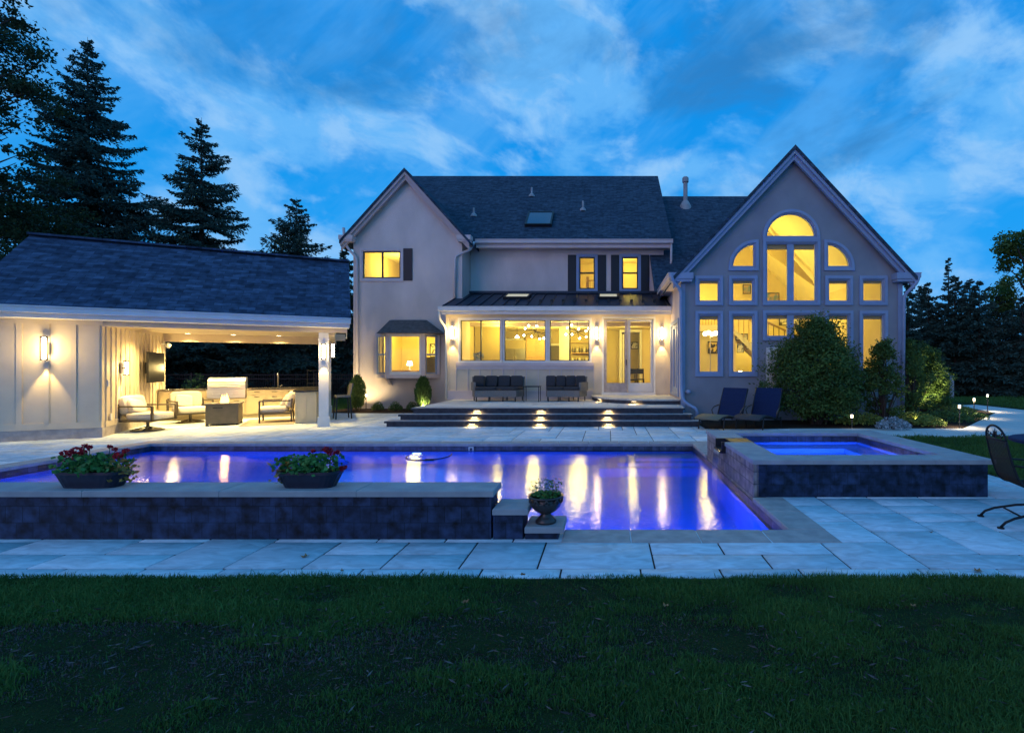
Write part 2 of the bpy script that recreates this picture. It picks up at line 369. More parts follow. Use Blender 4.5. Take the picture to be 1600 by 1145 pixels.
M_counter = mat('dark_granite', (.03,.028,.027), .15, (.07,.065,.06), 60, 4)
M_wicker = mat('grey_wicker', (.22,.21,.20), .8, (.12,.115,.11), 90, 2, bump=.8, bscale=120, bdist=.01)
M_cushd = mat('charcoal_cushion', (.028,.030,.036), .9, (.038,.040,.046), 30, 4, bump=.3, bscale=80)
M_cushl = mat('linen_cushion', (.62,.58,.52), .9, (.56,.52,.47), 20, 4, bump=.3, bscale=90)
M_bronze = mat('bronze_frame', (.10,.085,.07), .45, metal=.6)
M_pit = mat('fire_table', (.09,.075,.065), .6, (.07,.06,.05), 8, 4)
M_blue_sling = mat('blue_sling', (.010,.022,.075), .8, (.007,.017,.06), 30, 3, bump=.4, bscale=150, spec=.2)
M_planter = mat('planter_plastic', (.008,.012,.028), .45, (.014,.020,.042), 10, 3)
M_clay = mat('dark_ceramic', (.035,.028,.028), .3, (.05,.04,.038), 12, 4)
M_bark = mat('bark', (.05,.04,.032), .95, (.025,.02,.017), 8, 6, bump=1, bscale=25, bdist=.03, stretch=(1,1,.25))
M_needle = tone_mat('spruce_needles', (.016,.042,.036), (.058,.108,.088), .8, spec=.15)
M_leafd = tone_mat('dark_leaves', (.010,.022,.010), (.035,.065,.022), .7, spec=.2, trans=.2)
M_leafb = tone_mat('shrub_leaves', (.022,.055,.014), (.11,.20,.042), .6, spec=.3, trans=.25)
M_leafy = tone_mat('bright_leaves', (.09,.16,.03), (.30,.34,.07), .6, spec=.3, trans=.25)
M_leafg = tone_mat('geranium_leaves', (.03,.12,.03), (.10,.30,.07), .6, spec=.3, trans=.2)
M_leafv = tone_mat('yellow_leaves', (.22,.10,.03), (.42,.34,.08), .6, trans=.2)
M_petal = tone_mat('red_petals', (.30,.008,.02), (.60,.02,.03), .6, trans=.2)
M_silver = tone_mat('silver_leaves', (.16,.22,.24), (.40,.46,.50), .7)
M_iron = mat('black_iron', (.008,.009,.012), .55, spec=.3)
M_deadleaf = tone_mat('fallen_leaf', (.16,.07,.03), (.36,.2,.08), .8)
E_warm = emit_mat('warm_lamp', (1.0, .80, .50), 9)
E_bulb = emit_mat('bulb', (1.0, .85, .55), 40)
E_can = emit_mat('recessed_lamp', (1.0, .78, .45), 14)
E_pool = emit_mat('pool_lens', (.75, .85, 1.0), 20)
E_flame = emit_mat('flame', (1.0, .55, .12), 7)
WARM = (1.0, .70, .24); YEL = (1.0, .80, .14)
def roofz(py, Y): return 1.55 + (575-py)*Y/800
def PX(px, Y): return (px-950)*Y/800
# ------------------------------------------------------------------ ground, pool, paving
rng = random.Random(7)
PX0, PX1, PY0, PY1 = -9.35, 1.73, 4.90, 10.47          # pool opening
SX0, SX1, SY0, SY1 = 1.79, 4.59, 6.14, 9.05            # hot tub outer
def struct(o): o['kind'] = 'structure'; return o
lawn_hole = [(-22, 3.80), (5.62, 3.80), (5.62, 13.3), (2.3, 13.3), (2.3, 18.3), (-22, 18.3)]
g = MB().sheet(rect(-160, 160, -30, 260), [lawn_hole], -0.012); struct(g.build('lawn', M_lawn))
# dark joint bed beneath the slabs
b = MB().sheet(lawn_hole, [rect(PX0-.05, PX1+.05, PY0-.05, PY1+.05), rect(SX0+.25, SX1-.25, SY0+.25, SY1-.25)], -0.010)
struct(b.build('paving_bed', M_joint))
def make_slabs():
    cell = .305; x0, x1, y0, y1 = -21.9, 5.66, 3.965, 18.6
    nx = int((x1-x0)/cell); ny = int((y1-y0)/cell)
    occ = [[False]*ny for _ in range(nx)]
    def blocked(i, j):
        X0 = x0+i*cell; X1 = X0+cell; Y0 = y0+j*cell; Y1 = Y0+cell
        if X1 > PX0-.02 and X0 < PX1+.02 and Y1 > PY0-.02 and Y0 < PY1+.02: return True
        if X0 > SX0 and X1 < SX1 and Y0 > SY0 and Y1 < SY1: return True
        if X0 > -5 and X1 < 1.7 and Y0 > 14.6: return True
        if X0 > 2.3 and Y1 > 13.35: return True
        return False
    for i in range(nx):
        for j in range(ny): occ[i][j] = blocked(i, j)
    V = []; F = []; T = []
    sizes = [(2,2),(3,2),(2,2),(3,2),(2,2),(3,1),(2,3),(2,1),(2,1),(1,2),(1,1)]
    g = 0.0072; c = 0.006
    for j in range(ny):
        for i in range(nx):
            if occ[i][j]: continue
            sz = sizes[:9]; rng.shuffle(sz)
            for (a, bb) in sz + [(2,1),(1,2),(1,1)]:
                if i+a <= nx and j+bb <= ny and not any(occ[i+p][j+q] for p in range(a) for q in range(bb)): break
            for p in range(a):
                for q in range(bb): occ[i+p][j+q] = True
            X0 = x0+i*cell+g; X1 = x0+(i+a)*cell-g; Y0 = y0+j*cell+.011; Y1 = y0+(j+bb)*cell-.011; z = rng.uniform(-.0015, .001)
            k = len(V)
            V += [(X0,Y0,-.03),(X1,Y0,-.03),(X1,Y1,-.03),(X0,Y1,-.03),(X0,Y0,z-.006),(X1,Y0,z-.006),(X1,Y1,z-.006),(X0,Y1,z-.006),
                  (X0+c,Y0+c,z),(X1-c,Y0+c,z),(X1-c,Y1-c,z),(X0+c,Y1-c,z)]
            F += [(k+0,k+1,k+5,k+4),(k+1,k+2,k+6,k+5),(k+2,k+3,k+7,k+6),(k+3,k+0,k+4,k+7),(k+4,k+5,k+9,k+8),(k+5,k+6,k+10,k+9),(k+6,k+7,k+11,k+10),(k+7,k+4,k+8,k+11),(k+8,k+9,k+10,k+11)]
            T += [rng.random()]*12
    X0 = x0
    while X0 < 5.6:      # narrow edge course along the lawn
        X1 = min(X0+rng.choice((.46,.61,.61,.92)), 5.60); z = rng.uniform(-.0015, .001); k = len(V); a0, a1, b0, b1 = X0+g, X1-g, 3.80, 3.965-g
        V += [(a0,b0,-.03),(a1,b0,-.03),(a1,b1,-.03),(a0,b1,-.03),(a0,b0,z-.006),(a1,b0,z-.006),(a1,b1,z-.006),(a0,b1,z-.006),(a0+c,b0+c,z),(a1-c,b0+c,z),(a1-c,b1-c,z),(a0+c,b1-c,z)]
        F += [(k+0,k+1,k+5,k+4),(k+1,k+2,k+6,k+5),(k+2,k+3,k+7,k+6),(k+3,k+0,k+4,k+7),(k+4,k+5,k+9,k+8),(k+5,k+6,k+10,k+9),(k+6,k+7,k+11,k+10),(k+7,k+4,k+8,k+11),(k+8,k+9,k+10,k+11)]
        T += [rng.random()]*12; X0 = X1
    o = np_mesh('patio', V, F, M_paver, col=T); struct(o)
make_slabs()
# concrete path on the right and mulch bed before the wing
path_poly = [(4.6,11.5),(30,11.5),(30,15.2),(16.6,15.6),(15.3,18.5),(15.5,21.6),(14.5,21.2),(13.4,17.7),(9.1,13.1),(4.6,13.1)]
struct(MB().slab(path_poly, [], 0.006, .05).build('garden_path', M_path))
bed = [(2.35,13.36),(4.6,13.36),(4.62,13.12),(9.05,13.12),(13.3,17.75),(14.3,21.3),(13.0,22.5),(8.9,20.5),(8.9,15.3),(2.35,15.3)]
struct(MB().slab(bed, [], 0.0, .05).build('mulch_bed', M_mulch))
struct(MB().slab([(-9.9,17.7),(-6.6,17.55),(-5.7,18.0),(-5.7,19.3),(-9.9,19.3)], [], 0.03, .05).build('planting_bed', M_mulch))

# pool basin
WL = -0.13
pb = MB(); D = -1.55
pb.plate(rect(PX0, PX1, PY0, PY1), [], lambda a, b_, t: (a, b_, D))
pb.add([(PX0,PY1,WL-.02),(PX1,PY1,WL-.02),(PX1,PY1,D),(PX0,PY1,D)], [(0,1,2,3)])
pb.add([(PX0,PY0,WL-.02),(PX1,PY0,WL-.02),(PX1,PY0,D),(PX0,PY0,D)], [(0,3,2,1)])
pb.add([(PX0,PY0,WL-.02),(PX0,PY1,WL-.02),(PX0,PY1,D),(PX0,PY0,D)], [(0,1,2,3)])
pb.add([(PX1,PY0,WL-.02),(PX1,PY1,WL-.02),(PX1,PY1,D),(PX1,PY0,D)], [(0,3,2,1)])
# tanning ledge and entry steps in the right back corner
for k in range(3): pb.box(PX1-1.9+k*.35, PX1-.001, PY1-1.0+k*.2, PY1-.001, D+.001, -.95+k*.26)
struct(pb.build('pool_basin', M_basin))
tb = MB()
tb.box(PX0, PX1, PY1, PY1+.03, WL-.16, -.045); tb.box(PX0, PX1, PY0-.03, PY0, WL-.16, -.045)
tb.box(PX0-.03, PX0, PY0-.03, PY1+.03, WL-.16, -.045); tb.box(PX1, PX1+.03, PY0-.03, PY1+.03, WL-.16, -.045)
struct(tb.build('pool_waterline_tile', M_band))
struct(MB().sheet(rect(PX0-.001, PX1+.001, PY0-.001, PY1+.001), [], WL).build('pool_water', M_water))
def coping_run(m, x0, x1, y0, y1, along, z=.008, L_=.61):
    if along == 'x':
        n = max(1, round((x1-x0)/L_)); w = (x1-x0)/n
        for i in range(n): m.bbox(x0+i*w+.003, x0+(i+1)*w-.003, y0, y1, z-.055, z+rng.uniform(-.0008,.0008), .01)
    else:
        n = max(1, round((y1-y0)/L_)); w = (y1-y0)/n
        for i in range(n): m.bbox(x0, x1, y0+i*w+.003, y0+(i+1)*w-.003, z-.055, z+rng.uniform(-.0008,.0008), .01)
cp = MB()
coping_run(cp, -.42, PX1+.36, PY0-.36, PY0, 'x'); coping_run(cp, PX1, PX1+.36, PY0+.003, SY0-.01, 'y')
coping_run(cp, PX0-.36, PX1+.36, PY1, PY1+.36, 'x'); coping_run(cp, PX0-.36, PX0, PY0, PY1-.003, 'y'); coping_run(cp, PX1, PX1+.36, SY1+.02, PY1-.003, 'y')
struct(cp.build('pool_coping', M_coping))

# pool lights
def pool_light(loc, d, label, power, col, grp='underwater pool lights', spot=150, rz=0):
    t = thing('pool_light', label, 'pool light', loc, 0, grp)
    n = Vector(d).normalized(); q = n.to_track_quat('Z', 'Y').to_matrix().to_4x4(); M = Matrix.Translation(loc) @ q
    MB(M).lathe([(.10,0),(.12,.005),(.12,.02),(.095,.03),(.085,.022)], n=24).build('rim', M_steel, t)
    MB(M).lathe([(.084,.012),(.084,.022),(.05,.032),(.0001,.036)], n=24).build('lens', E_pool, t, smooth=True)
    lamp('pool_light_lamp', 'SPOT', Vector(loc)+n*.07, col, power, t, .06, spot, .5, direction=d)
    return t
PLB = (.005, .045, 1.0); PLV = (.26, .34, 1.0)
pool_light((-3.9, PY1-.003, -.47), (0.05, -1, -.35), 'bright round underwater light on the back wall of the pool', 420, PLV, None, 120)
for i, x in enumerate((-7.9, -5.6, -1.6, .6)):
    pool_light((x, PY0+.003, -.62), (0, 1, -.05), 'round underwater light on the near pool wall below the %s' % ('left flower box', 'two flower boxes', 'ceramic bowl', 'front coping')[i], 330, PLB, 'near wall pool lights')
pool_light((PX0+.003, 7.6, -.62), (1, 0, -.1), 'round underwater light on the left end wall of the pool', 300, PLB, None)
# pool return fittings and the cleaner hose
sk = thing('skimmer_plate', 'small square pale fitting in the dark waterline tile left of centre', 'pool fitting', (PX(736,PY1), PY1-.005, -.11))
m = MB(); x = PX(736, PY1); m.plate(rect(x-.05, x+.05, -.155, -.06), [rect(x-.03, x+.03, -.135, -.08)], lambda a, b_, t: (a, PY1-.006+.006*t, b_), 1); m.build('face_plate', M_white, sk)
cl = thing('floating_hose', 'dark curved floating hose around the bright pool light', 'hose', (-3.4, 9.8, WL))
pts = []
for i in range(25):
    a = pi*(1.0+ i/24*1.15); pts.append((-3.42+.40*cos(a), 9.80+.50*sin(a), WL+.004))
MB().tube(pts, .014, 6).build('hose', M_dark, cl, True)
m = MB(); m.tube([pts[12], Vector(pts[12])+Vector((.05,0,.0)), Vector(pts[12])+Vector((.16,.01,.0))], .028, 8); m.build('float', M_dark, cl, True)


# raised wall with three tiers along the near side
rw = thing('raised_pool_wall', 'long low slate-tiled wall with pale stone cap stepping down at its right end', 'wall', (-5, 4.78, 0))
rw_t = [(-22.0, -1.03, .4475), (-1.02, -.74, .285), (-.73, -.42, .122)]
m = MB(); m2 = MB()
for i, (a, b_, z) in enumerate(rw_t):
    m.box(a if i == 0 else a-.02, b_-.03, 4.64, 4.925, -.02, z-.06)
m.box(-22, -.46, 4.905, 4.935, -.6, -.001)
m.build('tiled_wall', M_slate, rw)
for i, (a, b_, z) in enumerate(rw_t):
    lo = a
    if i == 0:
        n = 17; w = (b_-a)/n
        for k in range(n): m2.bbox(a+k*w+.002, a+(k+1)*w-.002, 4.60, 4.965, z-.055, z, .008)
    else: m2.bbox(a-.02, b_+.02, 4.60, 4.965, z-.055, z, .008)
m2.build('wall_cap', M_cap, rw)

# hot tub
ht = thing('hot_tub', 'raised square spa with dark slate tile sides and wide pale stone rim', 'hot tub', ((SX0+SX1)/2, (SY0+SY1)/2, 0))
ZT = .4525; w = .12
m = MB(); ix0, ix1, iy0, iy1 = SX0+.36, SX1-.36, SY0+.36, SY1-.36
m.slab(rect(SX0+.02, SX1-.02, SY0+.02, SY1-.02), [rect(ix0-.03, ix1+.03, iy0-.03, iy1+.03)], ZT-.058, ZT+.08)
m.build('tiled_side', M_slate, ht)
sp0, sp1 = 7.62, 8.05   # spillway notch
m = MB(); m.box(PX1+.02, SX0+.018, SY0+.02, sp0, -.7, ZT-.059); m.box(PX1+.02, SX0+.018, sp1, SY1-.02, -.7, ZT-.059); m.box(PX1+.02, SX0+.018, sp0, sp1, -.7, ZT-.16)
m.build('pool_side_tile', M_slate_lit, ht)
m = MB(); cpz = .055
def cap(x0,x1,y0,y1): m.bbox(x0+.002,x1-.002,y0+.002,y1-.002, ZT-cpz, ZT, .008)
for k in range(4): a = SX0-.06+k*.73; cap(a, a+.73, SY0-.02, SY0+.36); cap(a, a+.73, SY1-.36, SY1+.02)
cap(SX0-.06, SX0+.36, SY0+.362, sp0-.01); cap(SX0-.06, SX0+.36, sp1+.01, SY1-.362)
for k in range(3): a = SY0+.362+k*(SY1-SY0-.724)/3; cap(SX1-.36, SX1+.06, a, a+(SY1-SY0-.724)/3)
m.build('rim_cap', M_cap, ht)
m = MB(); m.box(SX0-.10, SX0+.38, sp0-.008, sp0+.02, ZT-.17, ZT-.002); m.box(SX0-.10, SX0+.38, sp1-.02, sp1+.008, ZT-.17, ZT-.002); m.box(SX0-.12, SX0+.38, sp0, sp1, ZT-.17, ZT-.13)
m.box(SX0+.05, SX0+.38, sp0, sp1, ZT-.028, ZT-.004)
m.build('spillway', M_dark, ht)
m = MB(); m.sheet(rect(ix0, ix1, iy0, iy1), [], -.45)
for (a, b_, c, d_) in ((ix0,iy0,ix1,iy0),(ix1,iy0,ix1,iy1),(ix1,iy1,ix0,iy1),(ix0,iy1,ix0,iy0)):
    m.add([(a,b_,ZT-.22),(c,d_,ZT-.22),(c,d_,-.45),(a,b_,-.45)], [(0,1,2,3)])
m.box(ix0+.001, ix1-.001, iy1-.42, iy1-.001, -.449, -.05); m.box(ix1-.42, ix1-.001, iy0+.001, iy1-.421, -.449, -.05)
m.build('basin', M_basin, ht)
m = MB(); m.slab(rect(ix0-.001, ix1+.001, iy0-.001, iy1+.001), [rect(ix0+.015, ix1-.015, iy0+.015, iy1-.015)], ZT-.06, .17); m.build('waterline_tile', M_band, ht)
struct(MB().sheet(rect(ix0+.014, ix1-.014, iy0+.014, iy1-.014), [], ZT-.145).build('spa_water', M_spawater))
pool_light((ix0+.003, 7.2, -.1), (1, .1, -.05), 'round underwater light on the left inner wall of the hot tub', 200, (.10,.16,1), None)
pool_light((3.5, iy0+.003, -.1), (0, 1, -.1), 'added, unseen round underwater light on the near inner wall of the hot tub', 330, (.06,.12,1), None)  # extra lamp out of view, added to brighten the spa water
# thin sheet of water that falls from the spillway
m = MB(); vs = []
for k in range(7):
    t = k/6; vs += [(SX0-.12-.05*t, sp0+.03, ZT-.125-(t**1.6)*.46), (SX0-.12-.05*t, sp1-.03, ZT-.125-(t**1.6)*.46)]
m.add(vs, [(2*k, 2*k+1, 2*k+3, 2*k+2) for k in range(6)])
struct(m.build('spillway_water', glass_mat('falling_water', 1.6, (.9,.93,1)), None, True))

# stone terrace: three broad steps and paving
te = thing('stone_terrace', 'broad raised stone terrace with three dark steps along the back of the house', 'terrace', (-1.7, 15.5, 0))
TR = [(-5.90, 2.46, 13.48, .15), (-5.66, 2.30, 13.80, .30), (-5.43, 2.12, 14.10, .45)]
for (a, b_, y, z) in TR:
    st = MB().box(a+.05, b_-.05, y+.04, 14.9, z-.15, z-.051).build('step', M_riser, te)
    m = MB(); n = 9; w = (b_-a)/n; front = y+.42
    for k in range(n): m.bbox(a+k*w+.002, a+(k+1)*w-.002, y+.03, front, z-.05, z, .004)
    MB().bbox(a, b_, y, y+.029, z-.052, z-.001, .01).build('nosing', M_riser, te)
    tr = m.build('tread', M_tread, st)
m = MB()
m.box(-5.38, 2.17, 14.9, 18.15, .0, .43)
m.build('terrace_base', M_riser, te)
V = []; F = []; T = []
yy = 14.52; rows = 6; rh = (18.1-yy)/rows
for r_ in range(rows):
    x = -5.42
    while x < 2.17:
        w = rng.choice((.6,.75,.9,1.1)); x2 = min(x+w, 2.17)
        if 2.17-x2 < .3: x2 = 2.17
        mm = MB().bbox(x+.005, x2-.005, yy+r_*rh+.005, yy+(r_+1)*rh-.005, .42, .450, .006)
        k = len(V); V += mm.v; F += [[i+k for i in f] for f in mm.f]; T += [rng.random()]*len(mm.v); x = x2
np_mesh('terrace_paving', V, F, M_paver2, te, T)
# curved landing before the sliding door
arc = [(PX(923,17.6), 17.95)]
for i in range(15):
    t = i/14; a = pi - t*pi/2.0
    arc.append((1.55+2.1*cos(a), 17.75+2.3*sin(a)*-1))
arc += [(2.17, 15.46), (2.17, 17.95)]
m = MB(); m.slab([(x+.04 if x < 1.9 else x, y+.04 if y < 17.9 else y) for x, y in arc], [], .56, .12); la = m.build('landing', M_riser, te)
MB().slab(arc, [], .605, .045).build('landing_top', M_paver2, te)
# ------------------------------------------------------------------ house
H = thing('house', 'large two-storey stucco house with a gabled left wing, low sunroom and tall gabled window wing', 'house', (-.5, 19.0, 0))
def gz(y, Y): return 1.55+(575-y)*Y/800
def wx(px, Y): return (px-950)*Y/800
def arc_pts(cx, cz, r, a0, a1, n=24, rz=None):
    rz = rz or r
    return [(cx+r*cos(R(a0+(a1-a0)*i/n)), cz+rz*sin(R(a0+(a1-a0)*i/n))) for i in range(n+1)]
def offs(loop, d):
    """move a ccw loop outward by d"""
    n = len(loop); out = []
    for i in range(n):
        p0 = Vector(loop[i-1]); p = Vector(loop[i]); p1 = Vector(loop[(i+1) % n])
        a = (p-p0).normalized(); b = (p1-p).normalized()
        na = Vector((a.y, -a.x)); nb = Vector((b.y, -b.x)); m = na+nb
        m = m/max(m.dot(na), .3); out.append(tuple(p+m*d))
    return out
def window(root, loop, y, mull=(), casing=.10, proud=.04, fm=None, sm=None, sash=.045, M=None, label=None, blind=None, pane=True, mw=.06):
    """loop: ccw outline of the wall opening (x, z) in a wall facing -y at y"""
    fm = fm or M_wframe; sm = sm or M_dark
    w = MB(M).plate(offs(loop, casing), [loop], lambda a, b, t: (a, y-proud+(proud+.02)*t, b), 1)
    w.plate(loop, [offs(loop, -.03)], lambda a, b, t: (a, y-proud*.4+(.1)*t, b), 1)
    xs = [p[0] for p in loop]; zs = [p[1] for p in loop]
    o = w.build('window', fm, root)
    if label: o['label'] = label
    s = MB(M).plate(offs(loop, -.03), [offs(loop, -.03-sash)], lambda a, b, t: (a, y+.02+.05*t, b), 1)
    for (kind, p) in mull:
        if kind == 'v': s.box(p-mw/2, p+mw/2, y+.018, y+.075, min(zs)+.03, max(zs)-.03)
        else: s.box(min(xs)+.03, max(xs)-.03, y+.016, y+.073, p-mw/2, p+mw/2)
    s.build('sash', sm, o)
    if blind: MB(M).box(min(xs)+.05, max(xs)-.05, y+.10, y+.13, max(zs)-blind, max(zs)-.03).build('blind', M_shade, o)
    if pane: MB(M).plate(offs(loop, -.03-sash+.004), [], lambda a, b, t: (a, y+.045, b)).build('pane', M_glass, o)
    return o
M_shade = mat('roller_shade', (.35, .27, .12), .8)
# ---- left wing
LX0, LX1, LY = -9.55, -5.47, 19.2; LC = (LX0+LX1)/2
EZ = 6.56; AZ = 8.84
up_l = rect(wx(566,LY), wx(627,LY), gz(436,LY), gz(391.5,LY))
bayhole = rect(-8.55, -6.42, 1.32, 2.78)
m = MB(); m.wall([(LX0,-.1),(LX1,-.1),(LX1,EZ),(LC,EZ+2.04*1.06),(LX0,EZ)], [up_l, bayhole], LY, .18); m.build('wing_front_wall', M_stucco, H)
MB().box(LX1-.18, LX1, LY+.18, 20.3, -.1, EZ).build('wing_side_wall', M_stucco, H); MB().box(LX0, LX0+.18, LY+.18, 26, -.1, EZ).build('wing_side_wall', M_stucco, H)
window(H, up_l, LY, [('v', wx(597,LY))], .085, label='wide two-pane upstairs window of the left wing', fm=M_trim)
MB().box(wx(631,LY), wx(644.5,LY), LY-.035, LY-.002, gz(438.5,LY), gz(388.5,LY)).build('shutter', M_shutter, H)
# roof of left wing, ridge along y, with rake boards
def gable_roof(root, xc, y0, y1, hw, ez, rise, th, rmat, tmat, over=.3, board=.24, frontdepth=.28, ret=None, ylow=None):
    sl = rise/hw
    m = MB()
    for sg in (-1, 1):
        xo = xc+sg*(hw+over); zo = ez-over*sl
        pts = [(xc, ez+rise), (xo, zo)]
        vs = []
        yb = y1
        for (x, z) in pts:
            for dz in (0, -th): vs += [(x, y0, z+dz+.10), (x, yb, z+dz+.10)]
        f = [(0,1,5,4),(2,6,7,3),(0,4,6,2),(1,3,7,5),(4,5,7,6),(0,2,3,1)]
        m.add(vs, f if sg > 0 else [t[::-1] for t in f])
    m.build('roof', rmat, root)
    t = MB()
    for sg in (-1, 1):   # rake boards: two stepped fascias
        for (dy, bh, dz) in ((0.03, .13, -.005), (.10, .23, -.02)):
            x1 = xc+sg*(hw+over-.02); z1 = ez-(over-.02)*sl+.0; a = (xc, ez+rise+.0)
            P = [(a[0], a[1]+.045+dz), (x1, z1+.045+dz), (x1, z1+.045-bh*1.3+dz), (a[0], a[1]+.045-bh*1.45+dz)]
            if sg < 0: P = P[::-1]
            t.plate(P[::-1] if False else P, [], lambda x, z, k, dy=dy: (x, y0+dy+.09*k, z), 1)
    t.build('rake_board', tmat, root)
gable_roof(H, LC, LY-.34, 25.5, 2.04, EZ, 2.27, .12, M_shingle2, M_rake, .36)
for sg in (-1, 1):   # eave returns
    m = MB(); xa = LC+sg*(2.04-.12); xb = LC+sg*(2.04+.40); m.box(min(xa,xb), max(xa,xb), LY-.32, LY-.001, EZ-.26, EZ-.10); m.box(min(xa,xb)+.03, max(xa,xb)-.03, LY-.29, LY-.001, EZ-.33, EZ-.261); m.build('eave_return', M_trim, H)
# bay window
by0 = LY-.52
m = MB(); x0, x1 = wx(587,LY), wx(687.5,LY); c0, c1 = wx(606,18.68), wx(660,18.68)
m.slab([(x0-.02,LY-.001),(c0-.06,by0-.02),(c1+.06,by0-.02),(x1+.02,LY-.001)], [], 1.31, .13); m.slab([(x0-.02,LY-.001),(c0-.06,by0-.02),(c1+.06,by0-.02),(x1+.02,LY-.001)], [], 2.86, .09)
for (px_, py_) in ((x0+.05, LY-.06), (c0-.02, by0+.05), (c1+.02, by0+.05), (x1-.05, LY-.06)):
    m.box(px_-.075, px_+.075, py_-.05, py_+.05, 1.31, 2.77)
bay = m.build('bay_window', M_trim, H)
MB().plate(rect(c0+.05, c1-.05, 1.31, 2.77), [rect(c0+.12, c1-.12, 1.42, 2.70)], lambda a, b, t: (a, by0+.02+.05*t, b), 1).build('frame', M_white, bay)
MB().add([(c0,by0+.05,1.33),(c1,by0+.05,1.33),(c1,by0+.05,2.75),(c0,by0+.05,2.75)], [(0,1,2,3)]).build('pane', M_glass, bay)
for (a, b_) in (((x0+.05, LY-.06), (c0-.02, by0+.05)), ((x1-.05, LY-.06), (c1+.02, by0+.05))):
    m = MB(); A = Vector((a[0], a[1], 0)); B = Vector((b_[0], b_[1], 0))
    for z in (1.36, 2.05, 2.73): m.beam(A+Vector((0,0,z)), B+Vector((0,0,z)), .05, .06)
    for t in (.14, .86):
        q = A.lerp(B, t); m.beam(q+Vector((0,0,1.32)), q+Vector((0,0,2.77)), .06, .06)
    m.build('side_sash', M_wframe, bay)
    MB().add([(a[0],a[1],1.33),(b_[0],b_[1],1.33),(b_[0],b_[1],2.75),(a[0],a[1],2.75)], [(0,1,2,3)]).build('pane', M_glass, bay)
m = MB(); ex0, ex1 = wx(583.8, 18.5), wx(692, 18.5); ez = gz(520.5, 18.5); tz = gz(500, 19.15); tx0, tx1 = wx(608, 19.15), wx(666, 19.15)
m.add([(ex0+.1,LY-.002,ez),(ex0,by0+.02,ez),(ex0+.5,by0-.22,ez),(ex1-.5,by0-.22,ez),(ex1,by0+.02,ez),(ex1-.1,LY-.002,ez),(tx0,LY-.002,tz),(tx1,LY-.002,tz),(tx0+.1,LY-.06,tz),(tx1-.1,LY-.06,tz)],
      [(0,1,2,8,6),(2,3,9,8),(3,4,5,7,9),(6,8,9,7),(0,5,4,3,2,1)])
m.build('bay_roof', mat('bay_shingle', (.075,.06,.06), .9, (.13,.105,.10), 9, 4, bump=.6, bscale=20, bdist=.02), H)
for px_ in (wx(611,LY), wx(662,LY)):
    m = MB(); m.plate([(LY-.001,.88),(LY-.001,1.178),(LY-.34,1.178),(LY-.34,1.13),(LY-.22,1.08),(LY-.16,.98),(LY-.06,.93)][::-1], [], lambda a, b, t, px_=px_: (px_-.05+.1*t, a, b), 1); m.build('bracket', M_trim, H)
# ---- main body (upper wall set back) and its roof
MY = 20.3
w1 = rect(wx(904,MY), wx(930.5,MY), gz(452.8,MY), gz(400.5,MY)); w2 = rect(wx(971,MY), wx(998,MY), gz(452.8,MY), gz(400.5,MY))
m = MB(); m.wall(rect(-5.46, 2.2, 3.2, 6.62), [w1, w2], MY, .18); m.build('upper_wall', M_stucco, H)
m = MB(); m.box(2.02, 2.2, MY+.18, 30, 0, 6.62); m.box(-9.37, 2.02, 30, 30.2, 0, 6.7); m.box(-9.4,-9.22, 26, 30, 0, 6.6); m.build('side_wall', M_stucco, H)
for w_, lb in ((w1, 'upstairs sash window with a stair railing inside'), (w2, 'plain upstairs sash window nearest the roof corner')):
    window(H, w_, MY, [('h', gz(426.5,MY))], .085, label=lb)
for (a, b_) in ((887.3,900.2),(933.8,947),(954.6,967.4),(1001.4,1014.3)):
    xa, xb = wx(a,MY), wx(b_,MY); m = MB().box(xa, xb, MY-.03, MY-.003, gz(456,MY), gz(398.5,MY)); m.box(xa+.03, xb-.03, MY-.04, MY-.03, gz(454.7,MY), gz(427.5,MY)); m.box(xa+.03, xb-.03, MY-.04, MY-.03, gz(426,MY), gz(400,MY))
    m.build('shutter', M_shutter, H)
def slope_roof(x0, x1, y0, z0, y1, z1, th, name='roof', rmat=None, x0t=None, x1t=None):
    x0t = x0 if x0t is None else x0t; x1t = x1 if x1t is None else x1t
    vs = [(x0,y0,z0),(x1,y0,z0),(x1t,y1,z1),(x0t,y1,z1)]; vs += [(a,b,c-th) for a,b,c in vs]
    return MB().add(vs, [(0,1,2,3),(4,7,6,5),(0,4,5,1),(1,5,6,2),(2,6,7,3),(3,7,4,0)]).build(name, rmat or M_shingle2, H)
MS = (11.07-6.50)/5.6
main_roof = slope_roof(-9.75, 2.475, 19.8, 6.50, 25.4, 11.07, .14)
slope_roof(2.475, -9.75, 31, 6.50, 25.401, 11.07, .14)
m = MB(); 
m.plate([(20.3,6.6),(30.0,6.6),(25.4,10.6)], [], lambda a, b, t: (2.19-.1*t, a, b), 1); m.build('gable_end', M_stucco, H)
m = MB(); m.box(-5.05, 2.47, 19.83, 20.29, 6.22, 6.30); m.build('soffit', M_trim, H)
def gutter(name, p0, p1, matl=None, h=.13, d=.12):
    p0 = Vector(p0); p1 = Vector(p1); mm = MB(); mm.beam(p0, p1, d, h); mm.beam(p0+Vector((0,0,h*.55)), p1+Vector((0,0,h*.55)), d+.035, .022)
    return mm.build(name, matl or M_trim, H)
gutter('gutter', (-5.1,19.72,6.42), (2.50,19.72,6.42)); MB().box(-5.1,2.46,19.80,19.83,6.20,6.40).build('fascia', M_trim, H)
